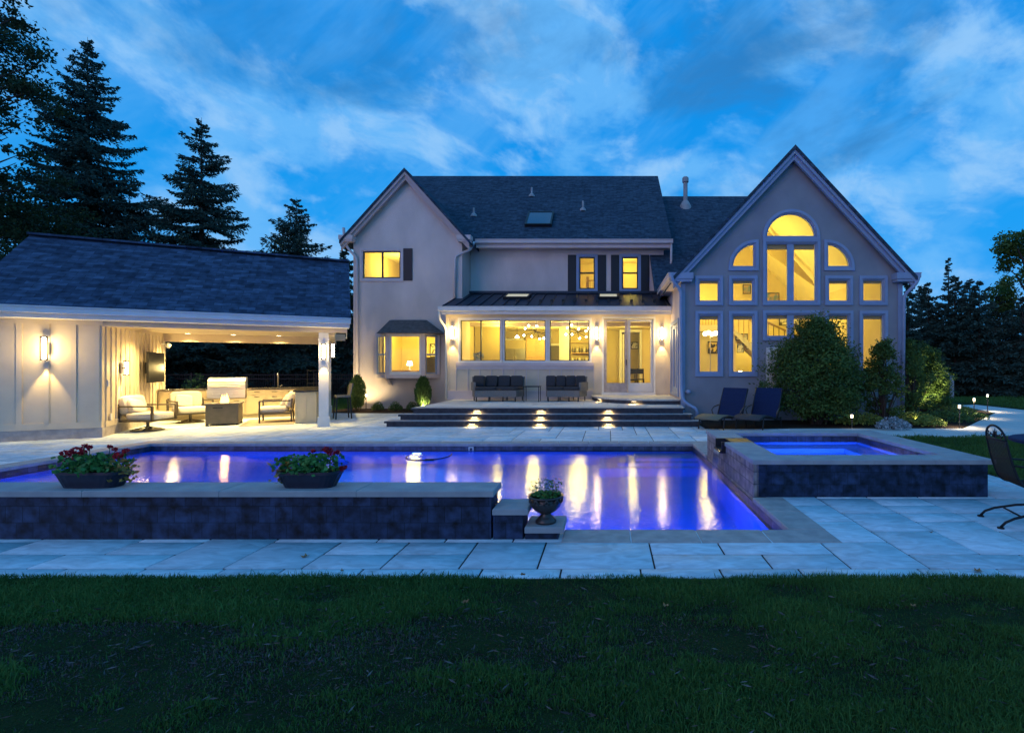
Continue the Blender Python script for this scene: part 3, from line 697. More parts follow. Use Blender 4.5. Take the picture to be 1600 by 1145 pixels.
# vents and skylight on the main roof
def on_main(px, py):
    Y = (6.50-MS*19.8-1.55)/((575-py)/800-MS); return Vector((wx(px,Y), Y, gz(py,Y)))
for (px_, pb_, pt_) in ((740.5, 337, 325), (831, 306, 293), (911, 328, 314)):
    p = on_main(px_, pb_); h = (pb_-pt_)*p.y/800
    m = MB(); m.tube([p-Vector((0,0,.1)), p+Vector((0,0,h))], .045, 10); m.lathe([(.15,-.06),(.13,.03),(.06,.1)], tuple(p), 12); m.build('vent_pipe', M_steelv if 'M_steelv' in globals() else M_cap, H)
a = on_main(818, 355); b_ = on_main(862, 335)
def roof_frame(x0, x1, ya, yb, zf, up, name, gm, fm):
    n = Vector((0, -MS, 1)).normalized()
def skylight(x0, x1, ya, za, yb, zb, lift, gm, label):
    d = Vector((0, yb-ya, zb-za)); L_ = d.length; d.normalize(); nrm = Vector((0, -d.z, d.y)); 
    M = Matrix(((1,0,0,x0),(0,d.y,nrm.y,ya),(0,d.z,nrm.z,za),(0,0,0,1)))
    w = x1-x0
    o = MB(M).slab(rect(0,w,0,L_), [rect(.07,w-.07,.07,L_-.07)], lift, lift+.03).build('skylight', M_dark, H); o['label'] = label
    MB(M).slab(rect(.065,w-.065,.065,L_-.065), [], lift-.02, .02).build('pane', gm, o)
M_skyglass = mat('dark_sky_glass', (.03,.05,.09), .08, spec=1.0)
M_skyglow = mat('skylight_glow', (.55,.5,.36), .5, emit=(1,.86,.5), es=.42)  # pane is no lamp: emission painted in for the lit room below
skylight(wx(820,a.y), wx(862,a.y), a.y, a.z, b_.y, b_.z, .14, M_skyglass, 'large skylight on the main roof')
# ---- link roof between main body and right wing
def zl(Y): return 5.78+.84*(Y-20)
lk = [(1.66,18.35),(2.30,18.35),(5.40,22.45),(7.0,22.9),(7.0,24.9),(1.66,24.9)]
MB().plate(lk, [], lambda a, b, t: (a, b, zl(b)-.12*t), 1).build('roof', M_shingle2, H)
MB().plate([(22.9,3.5),(22.9,zl(22.9)-.13),(24.9,zl(24.9)-.13),(31.0,4.6),(31.0,-.1),(24.8,-.1),(24.8,3.5)][::-1], [], lambda a, b, t: (6.9-.1*t, a, b), 1).build('gable_end', M_stucco, H)
slope_roof(7.0, 2.0, 31.4, zl(18.35), 24.901, zl(24.9), .12)
p = Vector((wx(1071,24), 24, zl(24)))
m = MB(); m.tube([p-Vector((0,0,.2)), p+Vector((0,0,1.3))], .10, 14); m.lathe([(.14,1.1),(.15,1.12),(.15,1.30),(.10,1.36),(.02,1.38)], tuple(p), 16); m.lathe([(.30,-.25),(.26,0),(.14,.22),(.115,.24)], tuple(p), 16)
m.build('flue_pipe', M_cap, H)
# ---- right wing
WX0, WX1, WY = 2.20, 8.76, 15.3; WC = (WX0+WX1)/2; WE = 4.45; WR = 3.53
G = lambda px: wx(px, WY); Z = lambda py: gz(py, WY)
holes = {}
for i, (a, b_) in enumerate(((1090.5,1125),(1143,1178.5),(1293,1327.5),(1346.5,1381.5))): holes['small%d' % i] = rect(G(a), G(b_), Z(472.5), Z(435.5))
holes['tall'] = rect(G(1196), G(1276.5), Z(472.5), Z(378.5))
holes['arch'] = [(G(1195.5), Z(371.5)), (G(1276), Z(371.5))] + arc_pts(G(1235.75), Z(371.5), G(1276)-G(1235.75), 0, 180, 28, Z(332)-Z(371.5))[1:-1]
holes['ql'] = [(G(1142.5), Z(418.5)), (G(1180.5), Z(418.5)), (G(1180.5), Z(379.5))] + arc_pts(G(1180.5), Z(418.5), G(1180.5)-G(1142.5), 90, 180, 14, Z(379.5)-Z(418.5))[1:-1]
holes['qr'] = [(G(1291.5), Z(418.5)), (G(1330), Z(418.5))] + arc_pts(G(1291.5), Z(418.5), G(1330)-G(1291.5), 0, 90, 14, Z(379.5)-Z(418.5))[1:]
holes['lo0'] = rect(G(1090.5), G(1125), Z(583.5), Z(490.5)); holes['lo1'] = rect(G(1143), G(1178.5), Z(583.5), Z(490.5))
holes['lp'] = rect(G(1196), G(1275.5), Z(527.5), Z(489.5)); holes['lo2'] = rect(G(1292.5), G(1328), Z(583.5), Z(490)); holes['lo3'] = rect(G(1346.5), G(1382), Z(583.5), Z(490))
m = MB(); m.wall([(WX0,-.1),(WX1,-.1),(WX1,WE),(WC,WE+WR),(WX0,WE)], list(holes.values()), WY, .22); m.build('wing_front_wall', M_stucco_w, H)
lab = dict(small0='small square window nearest the sunroom on the right wing', small1='small square window beside the tall pair', small2='small square window right of the tall pair', small3='small square window at the right corner',
  tall='tall paired window in the middle of the right wing', arch='half-round window at the top of the right gable', ql='left quarter-round window', qr='right quarter-round window',
  lo0='tall lower window with the glowing floor lamp', lo1='tall lower window with framed pictures inside', lp='low paired window with the stair railing inside', lo2='tall lower window behind the big shrub', lo3='tall lower window at the right corner')
for k, lp in holes.items():
    mull = [('v', G(1235.5))] if k in ('tall', 'lp') else []
    window(H, lp, WY, mull, .085, .058 if k == 'arch' else .05, mw=.2 if mull else .06, sm=M_wframe, label=lab[k], blind={'tall': .20, 'small0': .13, 'small1': .13, 'small2': .13, 'small3': .13, 'lo0': .16, 'lo1': .16, 'lo2': .16, 'lo3': .16, 'lp': .16}.get(k), sash=.03)
# side wall with sliding door toward the terrace
sd = rect(15.95, 17.7, .72, 2.98)
m = MB(); m.plate(rect(15.52, 24.5, -.1, WE-.05), [sd], lambda a, b, t: (WX0+.16*t, a, b), 1); m.plate([(15.52,-.1),(24.5,-.1),(24.5,.0),(15.52,.0)], [], lambda a, b, t: (WX0+.001+.1*t, a, b), 1)
m.build('wing_side_wall', M_stucco, H)
m = MB(); m.plate(rect(15.83, 17.82, .66, 3.10), [sd], lambda a, b, t: (WX0-.04+.045*t, a, b), 1); m.plate(sd, [rect(16.05, 16.78, .9, 2.88), rect(16.92, 17.6, .9, 2.88)], lambda a, b, t: (WX0+.03+.06*t, a, b), 1)
d_ = m.build('side_door', M_wframe, H); MB().add([(WX0+.07,15.97,.74),(WX0+.07,17.68,.74),(WX0+.07,17.68,2.96),(WX0+.07,15.97,2.96)], [(0,1,2,3)]).build('pane', M_glass, d_)
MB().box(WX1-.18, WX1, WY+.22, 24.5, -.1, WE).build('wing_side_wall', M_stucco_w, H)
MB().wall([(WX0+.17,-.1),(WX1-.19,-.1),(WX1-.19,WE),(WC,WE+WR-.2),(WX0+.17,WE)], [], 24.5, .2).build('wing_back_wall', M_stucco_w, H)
gable_roof(H, WC, WY-.34, 24.8, (WX1-WX0)/2, WE, WR, .13, M_shingle2, M_wframe, .30)
for sg in (-1, 1):
    m = MB(); xa = WC+sg*(3.28-.30); xb = WC+sg*(3.28+.38); m.box(min(xa,xb), max(xa,xb), WY-.32, WY-.001, WE-.28, WE-.10); m.box(min(xa,xb)+.03, max(xa,xb)-.03, WY-.29, WY-.001, WE-.36, WE-.281); m.build('eave_return', M_wframe, H)
gutter('gutter', (WX0-.36, WY-.3, WE-.18), (WX0-.36, 18.6, WE-.18), M_trim); gutter('gutter', (WX1+.36, WY-.3, WE-.18), (WX1+.36, 24.6, WE-.18), M_trim)
m = MB(); m.box(WX0-.32, WX0-.001, WY, 18.5, WE-.30, WE-.26); m.build('soffit', M_trim, H)
m = MB(); m.box(WX0-.03, WX0+.10, WY-.03, WY-.001, -.05, WE-.38); m.box(WX1-.10, WX1+.03, WY-.03, WY-.001, -.05, WE-.38); m.build('corner_board', M_wframe, H)
# pale louvred hatch behind the shrub
m = MB(); m.box(G(1197), G(1214), WY-.05, WY-.002, Z(620), Z(543))
for k in range(14): m.box(G(1199), G(1212), WY-.07, WY-.05, Z(616)+k*.095, Z(616)+k*.095+.04)
m.build('louvred_panel', M_white, H)
# ---- sunroom
SY = 18.0; S = lambda px: wx(px, SY); SZ = lambda py: gz(py, SY)
kw = [rect(S(718.5), S(783), SZ(565), SZ(499)), rect(S(787), S(853.5), SZ(565), SZ(499)), rect(S(858), S(922), SZ(565), SZ(499))]
dr = rect(S(943.5), S(1021), .70, SZ(498))
m = MB(); m.wall(rect(-5.69, WX0-.002, .30, 3.56), kw+[dr], SY, .16); m.build('sunroom_wall', M_board, H)
m = MB(); m.box(-5.69, -5.53, SY+.16, MY, .0, 3.56); m.build('sunroom_side_wall', M_board, H)
m = MB(); m.box(-5.66, S(926), SY-.05, SY-.001, .43, .72); m.box(-5.70, S(926)+.02, SY-.07, SY-.001, .72, .76)
m.build('base_course', M_trim, H)
m = MB()   # panelled dado below the windows
m.box(S(713), S(928), SY-.06, SY-.001, SZ(571.5), SZ(566.5)); m.box(S(713), S(928), SY-.03, SY-.001, SZ(577), SZ(571.5))
for px_ in (713, 731.5, 749.8, 768, 786, 804, 822.5, 841, 859, 877.5, 896, 914, 928): m.box(S(px_)-.014, S(px_)+.014, SY-.028, SY-.001, .76, SZ(577.2))
m.build('batten', M_trim, H)
m = MB()   # trim round the windows and corner boards
for px_ in ((697,703),(1038,1046.5)): m.box(S(px_[0]), S(px_[1]), SY-.025, SY-.001, .43, 3.44)
m.box(-5.69, WX0-.01, SY-.028, SY-.001, 3.30, 3.50)
m.build('corner_board', M_board, H)
for i, (w_, mu) in enumerate(zip(kw, ([('v', S(751.2))], [], [('v', S(890.2))]))):
    window(H, w_, SY, mu, .055, .03, fm=M_white, label=('wide sunroom window with plant inside, left of three', 'middle sunroom window showing the fridge and hanging lamp', 'wide sunroom window showing the shelves')[i], mw=.045, sash=.025)
# sliding glass door
m = MB(); m.plate(offs(dr, .07), [dr], lambda a, b, t: (a, SY-.03+.05*t, b), 1); m.box(S(940), S(1024), SY-.10, SY+.1, .606, .70)
sdoor = m.build('sliding_door', M_white, H)
for (a, b_, yy, mt, nm) in ((943.5, 980.5, -.02, M_tan if 'M_tan' in globals() else M_coping, 'screen_leaf'), (980.5, 1021, .05, M_white, 'door_leaf')):
    lp = rect(S(a)+.005, S(b_)-.005, .705, SZ(499)); gl = rect(S(a)+.10, S(b_)-.10, 1.03, SZ(501.5)-.02)
    o = MB().plate(lp, [gl], lambda x, z, t, yy=yy: (x, SY+yy+.045*t, z), 1).build(nm, mt, sdoor)
MB().add([(S(944),SY+.09,.8),(S(1020),SY+.09,.8),(S(1020),SY+.09,3.2),(S(944),SY+.09,3.2)], [(0,1,2,3)]).build('pane', M_glass, sdoor)
MB().box(S(978), S(979), SY-.07, SY-.02, 1.65, 1.85).build('handle', M_dark, sdoor)
# lean-to metal roof with raised seams
ry0, rz0, ry1, rz1 = 17.62, 3.66, 20.28, 4.50
rs = (rz1-rz0)/(ry1-ry0)
slope_roof(-5.72, WX0-.004, ry0, rz0, ry1, rz1, .05, 'sunroom_roof', M_metalroof)
m = MB()
x = -5.70
while x < WX0-.05:
    m.beam((x, ry0, rz0+.02), (x, ry1-.02, rz1+.015), .022, .045); x += .41
m.beam((-5.72, ry1-.04, rz1+.04), (WX0-.01, ry1-.04, rz1+.04), .14, .09)
m.build('roof_seam', M_metalroof, H)
m = MB(); x = -3.25
while x < WX0-.15:
    m.box(x-.05, x+.05, ry0+.75, ry0+.83, rz0+.75*rs+.03, rz0+.75*rs+.12); x += .41
m.build('snow_guard', M_dark, H)
for (a, b_, lb) in ((786, 824, 'sunroom roof skylight on the left'), (934, 965, 'sunroom roof skylight below the two sash windows')):
    Yb = 18.95; Yt = 19.7
    skylight(wx(a,Yb), wx(b_,Yb)+.05, Yb, rz0+(Yb-ry0)*rs, Yt, rz0+(Yt-ry0)*rs, .11, M_skyglow, lb)
gutter('gutter', (-5.82, 17.56, 3.58), (WX0-.02, 17.56, 3.58), M_white); MB().box(-5.74, WX0-.01, 17.62, 17.65, 3.40, 3.60).build('fascia', M_white, H); MB().box(-5.74, WX0-.01, 17.65, SY-.03, 3.44, 3.47).build('soffit', M_white, H)
# downspouts
def pipe(pts, r=.045, m_=None, name='downspout'):
    q = []
    P = [Vector(p) for p in pts]
    for i, p in enumerate(P):
        if 0 < i < len(P)-1:
            a = (P[i-1]-p).normalized(); c = (P[i+1]-p).normalized(); q += [p+a*.09, p+a*.03+c*.03, p+c*.09]
        else: q.append(p)
    return MB().tube(q, r, 8).build(name, m_ or M_trim, H, True)
pipe([(wx(537,19),19.0,6.75),(wx(538,19),19.0,6.35),(wx(541,19),19.05,6.05),(wx(555,19),19.12,5.65),(wx(556,19),19.12,.1)], .05)
pipe([(-5.12,19.6,6.36),(-5.2,19.3,6.0),(wx(711,19.1),19.1,5.72),(wx(710,19.1),19.12,4.0)], .05)
pipe([(2.44,19.74,6.36),(2.44,19.74,5.6),(2.38,20.1,5.42),(2.5,20.1,5.3)], .045)
pipe([(WX0-.36,14.98,WE-.14),(WX0-.30,14.98,WE-.36),(wx(1064,15.1),15.1,WE-.62),(wx(1065,15.1),15.12,.95),(wx(1066,15),14.98,.62),(wx(1080,14.9),14.9,.42),(wx(1088,14.9),14.8,.38),(wx(1089,14.8),14.8,.02)], .052, M_wframe)
pipe([(WX1+.36,15.0,WE-.14),(WX1+.30,15.0,WE-.4),(WX1+.0,15.15,WE-.75),(WX1-.03,15.16,.1)], .05, M_wframe)
pipe([(-5.80,17.56,3.5),(-5.80,17.6,3.25),(-5.66,17.9,2.95),(-5.66,17.93,.5)], .04, M_white)
pipe([(wx(1074,15.2),15.26,.85),(wx(1076,15.1),15.0,.85)], .06, M_wframe, 'vent_cap')

# ------------------------------------------------------------------ rooms behind the windows
def room(x0, x1, y0, y1, z0, z1, wm, name='room', ceil=None):
    m = MB(); m.add([(x0,y1,z0),(x1,y1,z0),(x1,y1,z1),(x0,y1,z1)], [(0,1,2,3)]); m.add([(x0,y0,z0),(x0,y1,z0),(x0,y1,z1),(x0,y0,z1)], [(0,1,2,3)]); m.add([(x1,y0,z0),(x1,y1,z0),(x1,y1,z1),(x1,y0,z1)], [(0,3,2,1)])
    m.build('interior_wall', wm, H)
    MB().add([(x0,y0,z1),(x1,y0,z1),(x1,y1,z1),(x0,y1,z1)], [(0,3,2,1)]).build('interior_ceiling', ceil or M_ceil, H)
    MB().slab(rect(x0, x1, y0, y1), [], z0, .05).build('interior_floor', M_floorw, H)
def rlamp(loc, p, col=YEL, size=.25): return lamp('ceiling_lamp_light', 'POINT', loc, col, p, H, size)
# sunroom kitchen
room(-5.50, 2.17, SY+.165, 24.6, .62, 3.35, mat('kitchen_wall', (.56,.45,.22), .8, (.50,.40,.20), 1.2, 3))
rlamp((-4.3, 20.2, 3.0), 85); rlamp((-1.4, 20.6, 3.0), 85); rlamp((.9, 20.8, 3.0), 105); rlamp((-1.2, 22.3, 2.9), 95); rlamp((-3.3, 22.6, 2.9), 110)
# study behind the bay
room(LX0+.2, LX1-.2, LY+.19, 23.2, .75, 3.2, M_room); rlamp((-8.2, 21.6, 2.7), 110); rlamp((-6.6, 20.8, 2.8), 60)
# bedroom upstairs
room(LX0+.2, LX1-.2, LY+.19, 23.2, 3.6, 6.2, M_room); rlamp((-8.6, 21.0, 5.6), 100)
MB().box(-8.9, -6.2, 21.3, 21.4, 3.6, 4.95).build('half_wall', M_room2, H)
# upstairs hall
room(-1.6, 2.0, MY+.19, 23.5, 3.8, 6.35, M_room); rlamp((.4, 22.2, 6.0), 85); rlamp((1.4, 21.8, 6.0), 36)
m = MB()
for k in range(12): m.box(-.75+k*.1, -.73+k*.1, 21.4, 21.42, 4.6, 5.18)
m.box(-.8, .5, 21.38, 21.44, 5.18, 5.23); m.box(-.9,-.8,21.35,21.45,3.9,5.35); m.build('stair_railing', M_wood, H)
# great room
gx0, gx1, gy1 = WX0+.17, WX1-.19, 22.8
m = MB(); m.wall([(gx0,.35),(gx1,.35),(gx1,WE+.06),(WC,WE+WR-.2),(gx0,WE+.06)], [], gy1-.02, .05)
m.add([(gx1-.01,WY+.24,.35),(gx1-.01,gy1,.35),(gx1-.01,gy1,WE),(gx1-.01,WY+.24,WE)], [(0,3,2,1)]); m.add([(gx0,WY+.24,2.99),(gx0,gy1,2.99),(gx0,gy1,WE),(gx0,WY+.24,WE)], [(0,1,2,3)])
m.add([(gx0,17.72,.35),(gx0,gy1,.35),(gx0,gy1,2.99),(gx0,17.72,2.99)], [(0,1,2,3)])
m.build('interior_wall', M_room, H)
m = MB()
for sg in (-1, 1): m.add([(WC,WY+.24,WE+WR-.25),(WC,gy1,WE+WR-.25),(WC+sg*3.1,gy1,WE-.02),(WC+sg*3.1,WY+.24,WE-.02)], [(0,1,2,3) if sg > 0 else (3,2,1,0)])
m.build('interior_ceiling', M_ceil, H)
MB().slab(rect(gx0, gx1, WY+.24, gy1), [], .38, .05).build('interior_floor', M_floorw, H)
rlamp((5.2, 18.9, 5.2), 170); rlamp((3.6, 18.4, 2.7), 50); rlamp((7.4, 19.6, 3.0), 70); rlamp((6.0, 21.6, 2.6), 42); rlamp((4.0, 21.8, 4.4), 46)
MB().plate([(6.05,5.94),(7.87,4.67),(7.80,4.86),(6.05,6.85)], [], lambda a, b, t: (a, 19.5+.05*t, b), 1).build('sloped_soffit', mat('soffit_tan', (.50,.38,.16), .85), H)
# upper landing, stairs and its railing in the great room
m = MB(); m.box(gx0+.01, 4.9, 20.2, 22.7, 3.0, 3.25); m.build('landing_floor', M_room2, H)
m = MB()
for k in range(22): m.box(gx0+.1+k*.115, gx0+.125+k*.115, 20.22, 20.245, 3.25, 4.15)
m.box(gx0+.05, 4.95, 20.2, 20.27, 4.15, 4.21); m.box(4.85,4.97,20.18,20.28,3.0,4.4)
for k in range(14):
    x = 4.95+k*.2; z = 3.15-k*.185; m.box(x, x+.03, 20.22, 20.25, z, z+.95); 
m.beam((4.9,20.235,4.12), (7.9,20.235,1.35), .06, .07)
m.build('stair_railing', M_wood, H)
m = MB(); m.plate([(4.9,3.0),(4.9,3.25),(7.9,.48),(7.9,.38),(7.55,.38)], [], lambda a, b, t: (a, 20.3+.9*t, b), 1); m.build('staircase', M_room2, H)
# ------------------------------------------------------------------ things seen through the windows
def framed(name, label, x0, x1, z0, z1, y, art, group=None, fm=None):
    t = thing(name, label, 'picture', ((x0+x1)/2, y, z0), 0, group)
    f = .03 if (x1-x0) > .3 else .018
    MB().plate(rect(x0, x1, z0, z1), [rect(x0+f, x1-f, z0+f, z1-f)], lambda a, b, s: (a, y-.03+.03*s, b), 1).build('frame', fm or M_dark, t)
    MB().box(x0+f, x1-f, y-.012, y-.004, z0+f, z1-f).build('print', art, t)
    return t
A_sketch = mat('sketch_print', (.75,.70,.58), .8, (.12,.11,.10), 7, 2, lo=.52, hi=.6)
A_bold = mat('bold_print', (.05,.04,.03), .8, (.70,.50,.15), 5, 1, lo=.48, hi=.52)
A_col = mat('colour_print', (.45,.30,.15), .8, (.12,.20,.30), 4, 3, lo=.42, hi=.58)
framed('framed_picture', 'small dark-framed picture on the study wall seen through the bay window', -8.05, -7.55, 2.05, 2.65, 23.15, A_sketch)
framed('framed_picture', 'picture on the wall behind the sliding glass door', wx(986,24.3), wx(996,24.3)+.05, gz(545,24.3), gz(534,24.3), 24.5, A_sketch)
gw = 22.25
framed('framed_picture', 'bold dark and yellow square picture beside the glowing floor lamp', wx(1109,20.2)-.05, wx(1122.5,20.2), gz(552,20.2), gz(533,20.2), 20.35, A_bold)
MB().box(gx0+.01, 5.1, 20.4, 20.5, .38, 2.99).build('partition_wall', M_room, H)
for i, (a, b_, c_, d_, lb) in enumerate(((1150,1169,521,532,'wide frame with three small photos, topmost in the tall window'), (1152,1163,536,551,'upright frame with a dark photo below the wide frame'), (1166,1177,535,545,'small light-framed photos at the right edge of the tall window'))):
    framed('photo_frame', lb, wx(a,20.3), wx(b_,20.3), gz(d_,20.3), gz(c_,20.3), 20.38, A_sketch, None)
framed('framed_picture', 'colourful picture on the upper landing seen through a small square window', wx(1163,22), wx(1176,22), gz(458,22), gz(443,22), 22.28, A_col)
framed('framed_picture', 'wide patchwork picture low in the tall paired window', wx(1199,22), wx(1221,22), gz(471,22)-.05, gz(456,22), 22.28, A_col)
framed('framed_picture', 'large dark-framed picture above the stair railing', wx(1219,22.6), wx(1252,22.6), gz(508,22.6), gz(492,22.6), 22.75, A_sketch)
# floor lamp with a cluster of globes
fl = thing('floor_lamp', 'slender floor lamp with a cluster of glowing globes in the tall window', 'lamp', (wx(1110,17.6), 17.6, .38))
X = wx(1110, 17.6); zg = gz(521.5, 17.6)
m = MB(); m.tube([(X,17.6,.4),(X,17.6,zg)], .015, 8); m.lathe([(.16,.0),(.16,.02),(.02,.035)], (X,17.6,.38), 20); m.tube([(X-.17,17.6,zg),(X+.17,17.6,zg)], .012, 6); m.build('stand', M_steel, fl)
for k, (dx, dz) in enumerate(((-.18,.0),(-.06,.03),(.06,-.01),(.18,.02))):
    prof = [(max(.08*sin(pi*i/10), .001), -.08*cos(pi*i/10)) for i in range(11)]
    MB().lathe(prof, (X+dx,17.6,zg+dz), 14).build('globe', E_warm, fl, True)
lamp('floor_lamp_light', 'POINT', (X, 17.45, zg), YEL, 30, fl, .2)
# sofa and console in the great room
def sofa_in(label, x0, x1, y, z, matl):
    t = thing('sofa', label, 'sofa', ((x0+x1)/2, y, z))
    MB().soft(x0, x1, y, y+.8, z+.1, z+.45).build('seat', matl, t, True); MB().soft(x0, x1, y+.55, y+.85, z+.35, z+.9).build('backrest', matl, t, True)
    for xx in (x0-.1, x1-.05): MB().soft(xx, xx+.15, y, y+.8, z+.1, z+.62).build('armrest', matl, t, True)
sofa_in('dark sofa behind the glowing floor lamp', 2.9, 4.3, 18.9, .38, M_cushd)
t = thing('console_table', 'low wooden console table under the framed photos', 'table', (5.0, 19.7, .38))
MB().box(4.55,5.5,19.6,19.95,1.05,1.1).build('table_top', M_wood, t)
for x in (4.58, 5.42): MB().box(x,x+.05,19.62,19.93,.38,1.05).build('leg', M_wood, t)
t = thing('reading_lamp', 'small white table lamp on the console table', 'lamp', (5.1,19.75,1.1)); MB().lathe([(.06,0),(.06,.02),(.015,.04),(.015,.2)], (5.1,19.75,1.1)).build('base', M_white, t); MB().lathe([(.10,.18),(.07,.34)], (5.1,19.75,1.1)).build('lamp_shade', E_warm, t)
# ceiling fan in the gable
t = thing('ceiling_fan', 'white ceiling fan behind the half-round window', 'fan', (5.2, 18.0, 6.1))
MB().tube([(5.2,18.0,7.1),(5.2,18.0,6.2)], .02, 8).build('rod', M_white, t); MB().lathe([(.02,.12),(.12,.08),(.12,-.04),(.03,-.08)], (5.2,18.0,6.15)).build('motor', M_white, t)
for k in range(4):
    a = k*pi/2+.35; MB(frame((5.2,18,6.15), a)).box(.12,.72,-.06,.06,-.01,.01).build('blade', M_white, t)
# wall lamp in the tall pair
t = thing('wall_lamp', 'small bright wall lamp seen through the tall paired window', 'lamp', (wx(1242,22.3),22.28,gz(440,22.2)))
MB().lathe([(.05,-.08),(.07,-.06),(.07,.08),(.05,.1)], (wx(1242,22.2),22.2,gz(436,22.2))).build('shade', E_warm, t); lamp('wall_lamp_light', 'POINT', (wx(1242,22),22.0,gz(436,22)), YEL, 25, t, .06)
# study: desk, armchair, table lamp
t = thing('desk', 'orange-brown wooden desk behind the bay window', 'desk', (-8.2,21.2,.75)); MB().box(-8.9,-7.75,21.0,21.6,1.42,1.46).build('desk_top', M_wood, t); MB().box(-8.85,-8.35,21.03,21.55,.75,1.42).build('drawers', M_wood, t); MB().box(-7.85,-7.79,21.03,21.55,.75,1.42).build('leg', M_wood, t)
t = thing('armchair', 'grey-backed armchair seen from behind in the bay window', 'armchair', (-7.0,20.4,.75)); MB().soft(-7.35,-6.62,20.05,20.2,.9,1.98).build('backrest', M_wicker, t, True); MB().soft(-7.35,-6.62,20.1,20.8,.95,1.3).build('seat', M_cushl, t, True)
t = thing('desk_lamp', 'glowing lamp on the desk in the bay window', 'lamp', (-8.25,21.3,1.46)); MB().lathe([(.07,0),(.07,.02),(.02,.05),(.02,.22)], (-8.25,21.3,1.46)).build('base', M_white, t); MB().lathe([(.12,.2),(.08,.38)], (-8.25,21.3,1.46)).build('lamp_shade', E_warm, t)
t = thing('curtain', 'pale curtain hanging at the left side of the bay window', 'curtain', (-8.85, 19.5, .8)); m = MB()
for k in range(9): m.tube([(-8.95+k*.05,19.5+.02*(k % 2),.9),(-8.95+k*.05,19.5+.02*(k % 2),2.85)], .03, 6)
m.build('cloth', M_cushl, t, True)
t = thing('curtain', 'pale curtain hanging at the right side of the bay window', 'curtain', (-6.2, 19.5, .8)); m = MB()
for k in range(9): m.tube([(-6.45+k*.05,19.5+.02*(k % 2),.9),(-6.45+k*.05,19.5+.02*(k % 2),2.85)], .03, 6)
m.build('cloth', M_cushl, t, True)
framed('framed_picture', 'small framed print on the far wall of the upstairs left-wing room', wx(577,22.9), wx(590,22.9), gz(418,22.9), gz(405,22.9), 23.15, A_sketch)
# kitchen
M_fridge = mat('brushed_steel', (.34,.32,.27), .3, (.28,.26,.22), 3, 2, metal=.6, stretch=(1,1,20))
ky = 24.5
t = thing('fridge', 'stainless double-door fridge seen through the middle sunroom window', 'fridge', (-3.2,24.0,.62)); fx0, fx1 = wx(789,24), wx(822,24)
MB().box(fx0,fx1,23.85,24.5,.62,2.85).build('body', M_cab, t)
for (a, b_) in ((fx0, (fx0+fx1)/2-.005), ((fx0+fx1)/2+.005, fx1)): o = MB().box(a+.01,b_-.005,23.80,23.85,.75,2.45).build('door', M_fridge, t)
for x in ((fx0+fx1)/2-.06, (fx0+fx1)/2+.06): MB().tube([(x,23.74,1.2),(x,23.74,2.1)], .016, 6).build('handle', M_steel, t)
t = thing('tall_cupboard', 'honey-coloured tall cupboard beside the fridge', 'cupboard', (-2.9,24.0,.62)); MB().box(fx1+.02,fx1+.95,23.9,24.5,.62,2.95).build('body', M_wood, t)
for k in range(2): MB().box(fx1+.05+k*.44,fx1+.47+k*.44,23.87,23.9,.7,2.0).build('door', M_wood, t); MB().box(fx1+.05+k*.44,fx1+.47+k*.44,23.87,23.9,2.05,2.9).build('upper_door', M_wood, t)
t = thing('kitchen_counter', 'pale kitchen counter with a wall of cupboards behind the sunroom', 'counter', (-4.5,24.0,.62)); MB().box(-5.45,fx0-.03,23.9,24.5,.62,1.5).build('cupboards', M_cab, t); MB().box(-5.48,fx0-.03,23.86,24.5,1.5,1.54).build('worktop', M_counter, t)
t = thing('kitchen_island', 'pale kitchen island below the hanging lamps', 'kitchen island', (-1.7,21.5,.62)); MB().box(-3.0,-.6,21.2,22.1,.62,1.5).build('base', M_cab, t); MB().bbox(-3.1,-.5,21.1,22.2,1.5,1.55,.01).build('worktop', M_white, t)
t = thing('chimney_breast', 'pale horizontally boarded pillar in the kitchen', 'pillar', (-1.3,23,.62)); m = MB(); m.box(wx(874,22.6),wx(889,22.6),22.6,23.4,.62,3.34)
for k in range(14): m.box(wx(874,22.6)-.004,wx(889,22.6)+.004,22.585,22.6,.66+k*.19,.84+k*.19)
m.build('pillar_boards', M_white, t)
t = thing('wall_shelf', 'open wall shelves with cups and bottles in the right sunroom window', 'shelf', (-1.2,24.4,1.9))
sx0, sx1 = wx(892,24.2), wx(921,24.2)+.1
for z in (1.75, 2.25, 2.75): MB().box(sx0,sx1,24.2,24.58,z,z+.04).build('shelf_board', M_wood, t)
for r_ in range(2):
    for k in range(8):
        x = sx0+.08+k*.11; lab = 'dark bottle in the row on the %s kitchen shelf' % ('lower' if r_ == 0 else 'middle')
        o = MB().lathe([(.03,0),(.035,.02),(.035,.16),(.012,.22),(.012,.27)], (x,24.3,1.79+.5*r_), 10).build('bottle', M_clay if (k+r_) % 3 else M_steel, None, True); meta(o, lab, 'bottle', 'bottles on the kitchen shelves')
def chandelier(label, c, r=.5):
    t = thing('chandelier', label, 'ceiling lamp', c)
    MB().tube([c, (c[0],c[1],3.34)], .012, 6).build('rod', M_bronze, t)
    prof = [(max(.034*sin(pi*i/8), .001), -.034*cos(pi*i/8)) for i in range(9)]
    rr = random.Random(int(c[0]*100))
    for k in range(9):
        a = 2*pi*k/9; e = rr.uniform(-.6, .7); d = Vector((cos(a)*cos(e), sin(a)*cos(e), sin(e)))
        p = Vector(c)+d*r; MB().tube([c, tuple(p)], .012, 5).build('arm', M_bronze, t); MB().lathe(prof, tuple(p), 10).build('bulb', E_bulb, t, True)
chandelier('brass starburst chandelier in the middle sunroom window', (wx(838,19.6),19.6,gz(518,19.6)))
chandelier('brass starburst chandelier in the right sunroom window', (wx(902,19.8),19.8,gz(519,19.8)), .46)
